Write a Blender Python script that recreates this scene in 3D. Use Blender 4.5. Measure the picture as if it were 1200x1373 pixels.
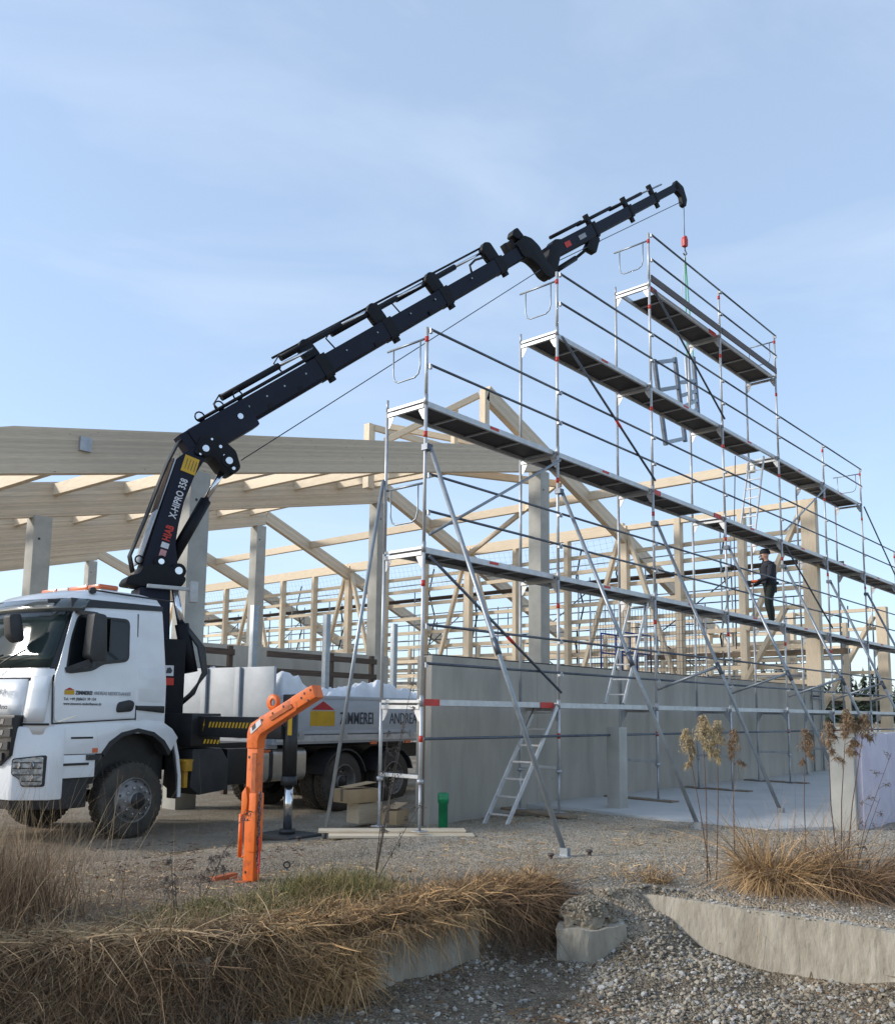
import bpy, bmesh, math, random
import numpy as np
from mathutils import Matrix, Vector, noise as mnoise
random.seed(7); rng = np.random.default_rng(7)
for o in list(bpy.data.objects): bpy.data.objects.remove(o)
S = bpy.context.scene
C = S.collection
R = math.radians

# ------------------------------------------------------------------ camera
CAM = Vector((-8.41391, -7.88878, 1.47905))
HEAD, PITCH, ROLL = .72574, .12848, .01173
fw = Vector((math.cos(HEAD)*math.cos(PITCH), math.sin(HEAD)*math.cos(PITCH), math.sin(PITCH)))
rt = Vector((math.sin(HEAD), -math.cos(HEAD), 0)); up = rt.cross(fw)
rt, up = rt*math.cos(ROLL)+up*math.sin(ROLL), up*math.cos(ROLL)-rt*math.sin(ROLL)
cd = bpy.data.cameras.new('camera'); cam = bpy.data.objects.new('camera', cd); C.objects.link(cam)
cam.matrix_world = Matrix(((rt.x, up.x, -fw.x, CAM.x), (rt.y, up.y, -fw.y, CAM.y), (rt.z, up.z, -fw.z, CAM.z), (0, 0, 0, 1)))
cd.sensor_fit = 'HORIZONTAL'; cd.sensor_width = 36; cd.lens = 36*1202/1200; cd.shift_y = (800-686.5)/1200
cd.clip_start = .05; cd.clip_end = 6000
S.camera = cam

# ------------------------------------------------------------------ sky, sun, exposure
SUN_AZ = R(-46); SUN_EL = R(24)
w = bpy.data.worlds.new('World'); S.world = w; w.use_nodes = True
nt = w.node_tree; nt.nodes.clear()
N = nt.nodes.new; LK = nt.links.new
wo = N('ShaderNodeOutputWorld'); bg = N('ShaderNodeBackground'); sk = N('ShaderNodeTexSky')
sk.sky_type = 'NISHITA'; sk.sun_disc = False; sk.sun_elevation = SUN_EL; sk.sun_rotation = SUN_AZ
sk.air_density = 1.0; sk.dust_density = 1.2; sk.ozone_density = 1.6; sk.altitude = 450
tc = N('ShaderNodeTexCoord'); mp = N('ShaderNodeMapping'); mp.inputs['Scale'].default_value = (1.1, 1.9, 5.0); mp.inputs['Rotation'].default_value = (.25, .15, .6)
ns = N('ShaderNodeTexNoise'); ns.inputs['Scale'].default_value = 1.7; ns.inputs['Detail'].default_value = 7; ns.inputs['Roughness'].default_value = .55; ns.inputs['Distortion'].default_value = .5
cr = N('ShaderNodeValToRGB'); cr.color_ramp.elements[0].position = .45; cr.color_ramp.elements[1].position = .90
cr.color_ramp.elements[0].color = (0, 0, 0, 1); cr.color_ramp.elements[1].color = (.28, .28, .28, 1)
mx = N('ShaderNodeMix'); mx.data_type = 'RGBA'
LK(tc.outputs['Generated'], mp.inputs['Vector']); LK(mp.outputs[0], ns.inputs['Vector']); LK(ns.outputs['Fac'], cr.inputs[0])
LK(cr.outputs[0], mx.inputs[0]); hz_ = N('ShaderNodeMix'); hz_.data_type = 'RGBA'; hz_.inputs[0].default_value = .5; LK(sk.outputs[0], hz_.inputs[6]); hz_.inputs[7].default_value = (2.45, 3.12, 4.05, 1)   # thin even winter haze
LK(hz_.outputs[2], mx.inputs[6]); mx.inputs[7].default_value = (4.6, 4.9, 5.3, 1)
LK(mx.outputs[2], bg.inputs['Color']); bg.inputs['Strength'].default_value = .15; LK(bg.outputs[0], wo.inputs['Surface'])
sd = bpy.data.lights.new('sun', 'SUN'); sd.energy = 1.9; sd.angle = R(8); sd.color = (1, .95, .87)
so = bpy.data.objects.new('sun', sd); C.objects.link(so)
sdir = Vector((math.sin(SUN_AZ)*math.cos(SUN_EL), math.cos(SUN_AZ)*math.cos(SUN_EL), math.sin(SUN_EL)))
so.rotation_euler = sdir.to_track_quat('Z', 'Y').to_euler(); so.location = (-20, 20, 30)
S.view_settings.view_transform = 'Standard'; S.view_settings.look = 'None'; S.view_settings.exposure = 0.80; S.view_settings.gamma = 1

# ------------------------------------------------------------------ materials
MATS = {}
def mat(name, c, r=.6, m=0., c2=None, ns=6., st=(1, 1, 1), lo=.35, hi=.65, bump=0., bs=30., isl=0., rnd=0., lam=0., knots=0., coat=0., sub=0., dist=0., spec=None):
    """procedural principled material: noise between c and c2, per-island / per-object variation, bump"""
    M = bpy.data.materials.new(name); M.use_nodes = True; MATS[name] = M
    t = M.node_tree; n = t.nodes; b = n['Principled BSDF']; l = t.links.new
    b.inputs['Roughness'].default_value = r; b.inputs['Metallic'].default_value = m
    if coat: b.inputs['Coat Weight'].default_value = coat; b.inputs['Coat Roughness'].default_value = .08
    tc = n.new('ShaderNodeTexCoord'); mp = n.new('ShaderNodeMapping'); mp.inputs['Scale'].default_value = st
    l(tc.outputs['Object'], mp.inputs['Vector'])
    vec = mp.outputs[0]
    if rnd or lam or knots:
        oi = n.new('ShaderNodeObjectInfo'); ad = n.new('ShaderNodeVectorMath'); ad.operation = 'MULTIPLY_ADD'
        cb = n.new('ShaderNodeCombineXYZ')
        for k in range(3): l(oi.outputs['Random'], cb.inputs[k])
        l(cb.outputs[0], ad.inputs[0]); ad.inputs[1].default_value = (37, 91, 53); l(vec, ad.inputs[2]); vec = ad.outputs[0]
    no = n.new('ShaderNodeTexNoise'); no.inputs['Scale'].default_value = ns; no.inputs['Detail'].default_value = 6; no.inputs['Roughness'].default_value = .6; no.inputs['Distortion'].default_value = dist
    l(vec, no.inputs['Vector'])
    rp = n.new('ShaderNodeValToRGB'); rp.color_ramp.elements[0].position = lo; rp.color_ramp.elements[1].position = hi
    c2 = c2 or tuple(x*.82 for x in c)
    rp.color_ramp.elements[0].color = (*c2, 1); rp.color_ramp.elements[1].color = (*c, 1)
    l(no.outputs['Fac'], rp.inputs[0]); col = rp.outputs[0]
    def vary(src, amt, col):
        mr = n.new('ShaderNodeMapRange'); mr.inputs['To Min'].default_value = 1-amt; mr.inputs['To Max'].default_value = 1+amt
        l(src, mr.inputs['Value']); hs = n.new('ShaderNodeHueSaturation'); l(mr.outputs[0], hs.inputs['Value']); l(col, hs.inputs['Color']); return hs.outputs[0]
    if isl:
        g = n.new('ShaderNodeNewGeometry'); col = vary(g.outputs['Random Per Island'], isl, col)
    if rnd: col = vary(oi.outputs['Random'], rnd, col)
    if lam:   # glued lamellae of a glulam beam, .04 m high
        sp = n.new('ShaderNodeSeparateXYZ'); l(tc.outputs['Object'], sp.inputs[0])
        q = n.new('ShaderNodeMath'); q.operation = 'MULTIPLY'; q.inputs[1].default_value = 25; l(sp.outputs['Z'], q.inputs[0])
        q2 = n.new('ShaderNodeMath'); q2.operation = 'FLOOR'; l(q.outputs[0], q2.inputs[0])
        q4 = n.new('ShaderNodeMath'); q4.operation = 'MULTIPLY_ADD'; q4.inputs[1].default_value = .23; l(sp.outputs['X'], q4.inputs[0]); l(q2.outputs[0], q4.inputs[2])
        q3 = n.new('ShaderNodeMath'); q3.operation = 'ADD'; l(q2.outputs[0], q3.inputs[0]); l(oi.outputs['Random'], q3.inputs[1])
        wn = n.new('ShaderNodeTexWhiteNoise'); wn.noise_dimensions = '1D'; l(q3.outputs[0], wn.inputs['W']); col = vary(wn.outputs[0], lam, col)
    if knots:
        mk = n.new('ShaderNodeMapping'); mk.inputs['Scale'].default_value = (.8, 2.2, 2.2); l(tc.outputs['Object'], mk.inputs[0])
        vo = n.new('ShaderNodeTexVoronoi'); vo.inputs['Scale'].default_value = 3.2; l(mk.outputs[0], vo.inputs[0])
        rk = n.new('ShaderNodeValToRGB'); rk.color_ramp.elements[0].position = .035; rk.color_ramp.elements[1].position = .075
        rk.color_ramp.elements[0].color = (1-knots,)*3+(1,); rk.color_ramp.elements[1].color = (1, 1, 1, 1)
        l(vo.outputs['Distance'], rk.inputs[0]); mm = n.new('ShaderNodeMix'); mm.data_type = 'RGBA'; mm.blend_type = 'MULTIPLY'; mm.inputs[0].default_value = 1
        l(col, mm.inputs[6]); l(rk.outputs[0], mm.inputs[7]); col = mm.outputs[2]
    l(col, b.inputs['Base Color'])
    if bump:
        bn = n.new('ShaderNodeTexNoise'); bn.inputs['Scale'].default_value = bs; bn.inputs['Detail'].default_value = 5; l(mp.outputs[0], bn.inputs['Vector'])
        bp = n.new('ShaderNodeBump'); bp.inputs['Strength'].default_value = bump; bp.inputs['Distance'].default_value = .02
        l(bn.outputs['Fac'], bp.inputs['Height']); l(bp.outputs[0], b.inputs['Normal'])
    if spec is not None: b.inputs['Specular IOR Level'].default_value = spec
    if sub: b.inputs['Subsurface Weight'].default_value = sub
    return M
GR = (1.2, 14, 14)
mat('spruce', (.74, .615, .45), .65, c2=(.64, .51, .355), ns=3, st=GR, rnd=.10, knots=.4, bump=.1)
mat('glulam', (.66, .545, .405), .65, c2=(.57, .455, .325), ns=3, st=GR, rnd=.05, lam=.13, knots=.6, bump=.1)
mat('old_wood', (.10, .065, .045), .8, c2=(.05, .035, .028), ns=3, st=GR, rnd=.2)
mat('grey_wood', (.25, .19, .13), .8, c2=(.16, .12, .085), ns=3, st=GR, rnd=.15)
mat('concrete', (.485, .445, .38), .85, c2=(.34, .315, .27), ns=2.2, st=(1.3, 1.3, .28), lo=.28, hi=.72, bump=.25, bs=35, dist=.4)
mat('concrete_pale', (.45, .435, .39), .85, c2=(.34, .33, .295), ns=2.5, lo=.3, hi=.7, bump=.2, bs=35, rnd=.06)
mat('concrete_old', (.42, .375, .30), .9, c2=(.24, .205, .155), ns=5, st=(1, 1, .35), lo=.3, hi=.66, bump=.9, bs=25, dist=.5)
mat('slab', (.54, .53, .505), .8, c2=(.44, .445, .44), ns=1.2, lo=.3, hi=.7, bump=.1, bs=20)
mat('galv', (.46, .47, .485), .5, .6, c2=(.36, .37, .385), ns=9, rnd=.08)
mat('alu', (.56, .565, .57), .5, .45, c2=(.46, .465, .47), ns=9, rnd=.06)
mat('dark_tube', (.13, .15, .18), .45, .6, c2=(.08, .09, .11), ns=8, rnd=.1)
mat('strut', (.33, .36, .385), .45, .6, c2=(.25, .275, .30), ns=7, rnd=.1)
mat('ply', (.035, .03, .03), .6, c2=(.02, .018, .02), ns=6, rnd=.2)
mat('toe', (.10, .07, .06), .6, c2=(.06, .045, .04), ns=4)
mat('red', (.62, .035, .02), .5, c2=(.45, .03, .02), ns=6)
mat('white_plate', (.55, .55, .53), .5, c2=(.46, .46, .45), ns=9)
mat('cab_white', (.78, .795, .81), .30, c2=(.70, .71, .71), ns=2.2, lo=.25, hi=.55, coat=.5)
mat('bed_grey', (.46, .49, .525), .45, .15, c2=(.38, .41, .445), ns=2.5, st=(.6, 1, 1.5))
mat('black', (.012, .012, .014), .42, c2=(.02, .02, .02), ns=5)
mat('plastic', (.022, .023, .026), .5, c2=(.035, .035, .036), ns=5, bump=.05)
mat('rubber', (.028, .026, .024), .85, c2=(.07, .06, .048), ns=5, lo=.4, hi=.75)
mat('tread', (.075, .062, .048), .9, c2=(.03, .027, .024), ns=7, bump=.4, bs=18)
mat('glass_dark', (.010, .013, .015), .05, c2=(.014, .017, .019), spec=.35)
mat('glass_screen', (.04, .058, .055), .07, c2=(.02, .03, .03), ns=1.3, spec=.2)
mat('visor', (.05, .065, .065), .12, c2=(.07, .085, .085), coat=1)
mat('rim', (.27, .265, .26), .5, .6, c2=(.16, .15, .14), ns=10)
mat('navy', (.006, .008, .019), .42, c2=(.009, .011, .023), ns=3, spec=.22)
mat('navy_rough', (.006, .007, .011), .55, c2=(.011, .011, .013), ns=8, spec=.22)
mat('silver', (.75, .75, .76), .18, 1., c2=(.65, .65, .66), ns=4)
mat('decal_white', (.75, .75, .76), .5); mat('decal_red', (.65, .04, .02), .5); mat('decal_pink', (.62, .30, .30), .5)
mat('decal_yellow', (.72, .42, .02), .5); mat('decal_grey', (.35, .36, .38), .5); mat('decal_dark', (.05, .055, .07), .5)
mat('logo_yellow', (.62, .36, .01), .5); mat('logo_red', (.50, .02, .025), .5)
mat('orange_paint', (.74, .145, .016), .5, c2=(.40, .075, .018), ns=7, lo=.30, hi=.48, bump=.12, dist=.6)
mat('worn_orange', (.30, .085, .03), .75, c2=(.46, .115, .03), ns=14, bump=.2)
mat('yellow_paint', (.50, .27, .02), .5, c2=(.38, .20, .02))
mat('lamp_orange', (.70, .14, .03), .3, c2=(.55, .10, .02), coat=.6)
mat('lamp_clear', (.62, .64, .64), .15, .4, c2=(.25, .27, .28), ns=16, lo=.4, hi=.6, coat=1)
mat('tank', (.55, .54, .51), .35, .85, c2=(.42, .40, .37), ns=3)
mat('tarp', (.80, .82, .84), .45, c2=(.70, .72, .75), ns=4, bump=.15, bs=9)
mat('green_pipe', (.015, .26, .10), .4, c2=(.012, .20, .08))
mat('cardboard', (.50, .35, .20), .8, c2=(.42, .29, .16), ns=4)
mat('lilac', (.57, .53, .60), .8, c2=(.49, .45, .53), ns=3, bump=.1)
mat('blue_paint', (.02, .06, .28), .4, c2=(.02, .05, .2))
mat('sling', (.05, .30, .13), .7); mat('sling_pale', (.45, .50, .48), .7)
mat('jacket', (.018, .022, .036), .85, c2=(.02, .022, .03), ns=14); mat('trousers', (.012, .018, .016), .9, c2=(.02, .026, .022), ns=12)
mat('skin', (.50, .28, .20), .55); mat('glove', (.72, .11, .015), .7); mat('boot', (.02, .017, .014), .8)
mat('gravel_ground', (.30, .265, .215), .95, c2=(.19, .165, .13), ns=1.1, lo=.3, hi=.7)
mat('stone', (.36, .34, .305), .9, c2=(.27, .25, .22), ns=3, isl=.5)
mat('stone_brown', (.31, .262, .195), .92, c2=(.23, .19, .135), ns=3, isl=.45)
mat('straw', (.46, .29, .135), .8, c2=(.29, .175, .08), ns=2, isl=.62)
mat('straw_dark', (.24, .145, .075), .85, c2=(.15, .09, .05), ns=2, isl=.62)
mat('straw_pale', (.50, .365, .21), .8, c2=(.33, .22, .12), ns=2, isl=.35)
mat('grass_green', (.13, .14, .04), .8, c2=(.22, .17, .06), ns=2, isl=.4)
mat('weed_stem', (.14, .07, .045), .8, c2=(.09, .05, .035), ns=8)
mat('weed_dark', (.11, .085, .07), .85, c2=(.075, .06, .05), ns=8, isl=.3)
mat('plume', (.46, .37, .22), .9, c2=(.36, .27, .15), ns=5, isl=.35)
mat('plume_brown', (.27, .18, .10), .9, c2=(.20, .13, .075), ns=5, isl=.35)
mat('needle', (.022, .036, .02), .9, c2=(.035, .048, .025), ns=2, isl=.4, rnd=.25)
mat('bark', (.09, .065, .05), .9)

# ------------------------------------------------------------------ mesh builder
W0 = {}            # intended world matrix of each object, by name
T = Matrix()       # current builder transform
class MB:
    def __init__(s): s.v = []; s.f = []; s.smooth = []
    def add(s, vs, fs, sm=False):
        k = len(s.v); s.v += [tuple(x) for x in vs]; s.f += [tuple(i+k for i in f) for f in fs]; s.smooth += [sm]*len(fs); return s
    def box(s, a, b):
        (x0, y0, z0), (x1, y1, z1) = a, b
        x0, x1 = min(x0, x1), max(x0, x1); y0, y1 = min(y0, y1), max(y0, y1); z0, z1 = min(z0, z1), max(z0, z1)
        return s.add([(x0, y0, z0), (x1, y0, z0), (x1, y1, z0), (x0, y1, z0), (x0, y0, z1), (x1, y0, z1), (x1, y1, z1), (x0, y1, z1)],
                     [(0, 3, 2, 1), (4, 5, 6, 7), (0, 1, 5, 4), (1, 2, 6, 5), (2, 3, 7, 6), (3, 0, 4, 7)])
    def bar(s, p, q, w, h, upv=(0, 0, 1)):
        p, q = Vector(p), Vector(q); d = (q-p).normalized(); sd = d.cross(Vector(upv))
        if sd.length < 1e-4: sd = d.cross(Vector((0, 1, 0)))
        sd.normalize(); u = sd.cross(d); sd *= w/2; u *= h/2
        return s.add([p-sd-u, q-sd-u, q+sd-u, p+sd-u, p-sd+u, q-sd+u, q+sd+u, p+sd+u],
                     [(0, 3, 2, 1), (4, 5, 6, 7), (0, 1, 5, 4), (1, 2, 6, 5), (2, 3, 7, 6), (3, 0, 4, 7)])
    def tube(s, p, q, r, n=8, r2=None, cap=True):
        p, q = Vector(p), Vector(q); d = (q-p).normalized(); a = d.orthogonal().normalized(); b = d.cross(a); r2 = r if r2 is None else r2
        vs = []
        for i in range(n):
            t = 2*math.pi*i/n; o = a*math.cos(t)+b*math.sin(t); vs += [p+o*r, q+o*r2]
        k = len(s.v); s.add(vs, [(2*i, 2*((i+1) % n), 2*((i+1) % n)+1, 2*i+1) for i in range(n)], True)
        if cap:
            s.f += [tuple(k+2*i for i in reversed(range(n))), tuple(k+2*i+1 for i in range(n))]; s.smooth += [False, False]
        return s
    def path(s, pts, r, n=8, r2=None):
        pts = [Vector(p) for p in pts]; m = len(pts); rings = []; a = None
        for i, p in enumerate(pts):
            d = (pts[min(i+1, m-1)]-pts[max(i-1, 0)]).normalized()
            a = d.orthogonal().normalized() if a is None else (a-d*a.dot(d)).normalized()
            b = d.cross(a); rr = r if r2 is None else r+(r2-r)*i/(m-1)
            rings.append([p+(a*math.cos(2*math.pi*k/n)+b*math.sin(2*math.pi*k/n))*rr for k in range(n)])
        vs = [v for ring in rings for v in ring]
        fs = [(i*n+k, i*n+(k+1) % n, (i+1)*n+(k+1) % n, (i+1)*n+k) for i in range(m-1) for k in range(n)]
        k0 = len(s.v); s.add(vs, fs, True); s.f += [tuple(k0+i for i in reversed(range(n))), tuple(k0+(m-1)*n+i for i in range(n))]; s.smooth += [False]*2
        return s
    def prism(s, poly, fn, a, b):
        """extrude a 2-D polygon: fn(x, y, t) -> point, from t=a to t=b"""
        n = len(poly); vs = [fn(x, y, a) for x, y in poly]+[fn(x, y, b) for x, y in poly]
        return s.add(vs, [tuple(reversed(range(n))), tuple(range(n, 2*n))]+[(i, (i+1) % n, n+(i+1) % n, n+i) for i in range(n)])
    def lathe(s, prof, fn, n=32, sm=True):
        """profile (radius, axial) turned about an axis: fn(r*cos, r*sin, axial) -> point"""
        m = len(prof); vs = [fn(r*math.cos(2*math.pi*i/n), r*math.sin(2*math.pi*i/n), a) for i in range(n) for r, a in prof]
        return s.add(vs, [(i*m+j, i*m+j+1, ((i+1) % n)*m+j+1, ((i+1) % n)*m+j) for i in range(n) for j in range(m-1)], sm)
    def build(s, name, m, parent=None, M=None, bevel=0, fix=True):
        me = bpy.data.meshes.new(name); me.from_pydata(s.v, [], s.f)
        me.polygons.foreach_set('use_smooth', s.smooth)
        if fix or bevel:
            bm = bmesh.new(); bm.from_mesh(me)
            bmesh.ops.recalc_face_normals(bm, faces=bm.faces)
            if bevel:
                ed = [e for e in bm.edges if len(e.link_faces) == 2 and e.calc_face_angle(0) > .6]
                bmesh.ops.bevel(bm, geom=ed, offset=bevel, segments=2, profile=.6, affect='EDGES', clamp_overlap=True)
                for f in bm.faces: f.smooth = True
            bm.to_mesh(me); bm.free()
            if bevel:
                me.set_sharp_from_angle(angle=R(40))
        return put(name, me, m, parent, M)
def put(name, me, m, parent=None, M=None):
    if m is not None and not me.materials: me.materials.append(MATS[m] if isinstance(m, str) else m)
    o = bpy.data.objects.new(name, me); C.objects.link(o)
    Wm = T @ (M if M is not None else Matrix()); W0[o.name] = Wm
    if parent is not None: o.parent = parent; o.matrix_parent_inverse = W0[parent.name].inverted()
    o.matrix_basis = Wm
    return o
def thing(name, label, cat, loc=(0, 0, 0), group=None, kind=None):
    o = bpy.data.objects.new(name, None); C.objects.link(o); o.empty_display_size = .2
    Wm = T @ Matrix.Translation(loc); W0[o.name] = Wm; o.matrix_basis = Wm
    return tag(o, label, cat, group, kind)
def tag(o, label=None, cat=None, group=None, kind=None):
    for k, v in (('label', label), ('category', cat), ('group', group), ('kind', kind)):
        if v: o[k] = v
    return o
CACHE = {}
def cached(key, make):
    if key not in CACHE:
        mb = make(); me = bpy.data.meshes.new(str(key[0])); me.from_pydata(mb.v, [], mb.f); me.polygons.foreach_set('use_smooth', mb.smooth)
        bm = bmesh.new(); bm.from_mesh(me); bmesh.ops.recalc_face_normals(bm, faces=bm.faces); bm.to_mesh(me); bm.free(); CACHE[key] = me
    return CACHE[key]
def axis_matrix(p, q, upv=(0, 0, 1)):
    p, q = Vector(p), Vector(q); x = (q-p).normalized(); y = Vector(upv).cross(x)
    if y.length < 1e-4: y = Vector((0, 1, 0)) if abs(x.z) > .5 else Vector((0, 0, 1)).cross(x)
    y.normalize(); z = x.cross(y)
    return Matrix(((x.x, y.x, z.x, p.x), (x.y, y.y, z.y, p.y), (x.z, y.z, z.z, p.z), (0, 0, 0, 1)))
def beam(name, p, q, wd, ht, m, parent, upv=(0, 0, 1), ch=.006):
    """straight timber or bar with its own local X along the grain, small chamfers"""
    L = round((Vector(q)-Vector(p)).length, 3)
    def mk():
        a, b, c = wd/2, ht/2, min(ch, wd/4, ht/4); mb = MB()
        pr = [(-a, -b+c), (-a+c, -b), (a-c, -b), (a, -b+c), (a, b-c), (a-c, b), (-a+c, b), (-a, b-c)]
        return mb.prism(pr, lambda x, y, t: (t, x, y), 0, L)
    return put(name, cached((name, L, wd, ht, m), mk), m, parent, axis_matrix(p, q, upv))
def pipe(name, p, q, r, m, parent, n=8):
    L = round((Vector(q)-Vector(p)).length, 3)
    return put(name, cached((name, L, r, m, n), lambda: MB().tube((0, 0, 0), (L, 0, 0), r, n)), m, parent, axis_matrix(p, q))
def text(name, s, size, m, M, parent, bold=0., sx=1., align='LEFT', depth=.002):
    cu = bpy.data.curves.new(name, 'FONT'); cu.body = s; cu.size = size; cu.extrude = depth; cu.offset = bold; cu.align_x = align; cu.space_character = 1.0+bold*14; cu.resolution_u = 3
    o = bpy.data.objects.new(name, cu); C.objects.link(o)
    me = bpy.data.meshes.new_from_object(o.evaluated_get(bpy.context.evaluated_depsgraph_get()))
    bpy.data.objects.remove(o); me.materials.clear()
    me.transform(Matrix.Diagonal((sx, 1, 1, 1)))
    return put(name, me, m, parent, M)
def face_matrix(o, x, y):
    x = Vector(x).normalized(); y = Vector(y).normalized(); z = x.cross(y)
    return Matrix(((x.x, y.x, z.x, o[0]), (x.y, y.y, z.y, o[1]), (x.z, y.z, z.z, o[2]), (0, 0, 0, 1)))
def smooth(t): t = np.clip(t, 0, 1); return t*t*(3-2*t)

mat('soil', (.33, .275, .20), .95, c2=(.22, .18, .13), ns=14, bump=1., bs=22)
# ------------------------------------------------------------------ ground
def vnoise(x, y, seed=0):
    xi = np.floor(x).astype(np.int64); yi = np.floor(y).astype(np.int64); xf = x-xi; yf = y-yi
    def h(a, b):
        n = (a*374761393+b*668265263+seed*1442695041) & 0x7fffffff; n = ((n ^ (n >> 13))*1274126177) & 0x7fffffff
        return ((n ^ (n >> 16)) & 0xffff)/65535.
    sx = xf*xf*(3-2*xf); sy = yf*yf*(3-2*yf)
    return (h(xi, yi)*(1-sx)+h(xi+1, yi)*sx)*(1-sy)+(h(xi, yi+1)*(1-sx)+h(xi+1, yi+1)*sx)*sy
def fbm(x, y, seed=0, o=3): return sum(vnoise(x*2**i, y*2**i, seed+i)*.5**i for i in range(o))/1.75-.5
PIT = np.array([(-11, 2), (-9.5, .9), (-7.6, -.45), (-5.95, -1.75), (-4.75, -2.62), (-4.3, -2.70), (-2.55, -2.80), (-1.95, -2.9), (-1.5, -3.1), (-1.35, -3.5), (-.9, -3.7), (-.88, -6.2), (-.86, -9.5), (-2.5, -10.5), (-4.5, -9.8), (-7.2, -6.7), (-9.5, -3.9), (-12, -.5)], float)
def pitd(u, v):
    """distance inside the pit (positive) or outside (negative)"""
    u = np.asarray(u, float); v = np.asarray(v, float); ins = np.zeros(u.shape, bool); d = np.full(u.shape, 1e9)
    for (x0, y0), (x1, y1) in zip(PIT, np.roll(PIT, -1, 0)):
        c = ((y0 > v) != (y1 > v)) & (u < (x1-x0)*(v-y0)/(y1-y0+1e-12)+x0); ins ^= c
        t = np.clip(((u-x0)*(x1-x0)+(v-y0)*(y1-y0))/((x1-x0)**2+(y1-y0)**2), 0, 1)
        d = np.minimum(d, np.hypot(u-x0-t*(x1-x0), v-y0-t*(y1-y0)))
    return np.where(ins, d, -d)
def gh(u, v):
    u = np.asarray(u, float); v = np.asarray(v, float)
    h = -.05-.23*smooth((v+.5)/3.3)*(1-smooth((u-2)/4))
    h = h+.035*fbm(u*.9, v*.9, 3)+.03*fbm(u*3.1, v*3.1, 9)
    onslab = (u > 3.75) & (v > -3.75) & (v < 1.4)
    h = np.where(onslab, np.minimum(h, -.075), h)
    h = np.where((u > 1.5) & (v > 1.2), np.minimum(h, -.14), h)
    h = h-.045*np.exp(-((v+.55-.12*np.sin(u*.7))/.16)**2)*smooth((1.2-u)/1.5)-.04*np.exp(-((v-1.15-.1*np.sin(u*.6))/.16)**2)*smooth((-.8-u)/1.5)
    # ruts beside the truck
    h = h-.05*np.exp(-((v-2.2)/.25)**2)*smooth((-.5-u)/2)*smooth((u+14)/4)
    near = (np.abs(u+5) < 9) & (np.abs(v+4) < 9)
    d = np.where(near, pitd(u, v), -1.)
    dw = d+.10*fbm(u*4, v*4, 21)
    p = .45*smooth(dw/.26)+.13*np.clip(d, 0, 1.6)+.10*fbm(u*2.2, v*2.2, 31)*smooth(d/.4)
    p = p-.34*np.exp(-(((u+1.25)/.45)**2+((v+3.85)/.42)**2))-.16*np.exp(-(((u+1.2)/.6)**2+((v+6.3)/.7)**2))
    return h-np.where(d > -.15, np.maximum(p, 0)*(d > -.15), 0)
def lines(a, b, st, far): return np.concatenate([-np.array(far[::-1])+a, np.arange(a, b+1e-6, st), b+np.array(far)])
gu = lines(-9.5, 7.5, .085, [.3, .8, 1.6, 3, 6, 12, 25, 50, 110, 250, 600, 1500, 3000]); gv = lines(-9.5, 4.5, .085, [.3, .8, 1.6, 3, 6, 12, 25, 50, 110, 250, 600, 1500, 3000])
GU, GV = np.meshgrid(gu, gv); GZ = gh(GU, GV)
nx, ny = len(gu), len(gv)
me = bpy.data.meshes.new('ground'); idx = np.arange(nx*ny).reshape(ny, nx)
fa = np.stack([idx[:-1, :-1], idx[:-1, 1:], idx[1:, 1:], idx[1:, :-1]], -1).reshape(-1, 4)
me.from_pydata(np.stack([GU, GV, GZ], -1).reshape(-1, 3).tolist(), [], fa.tolist()); me.polygons.foreach_set('use_smooth', [True]*len(fa))
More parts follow.
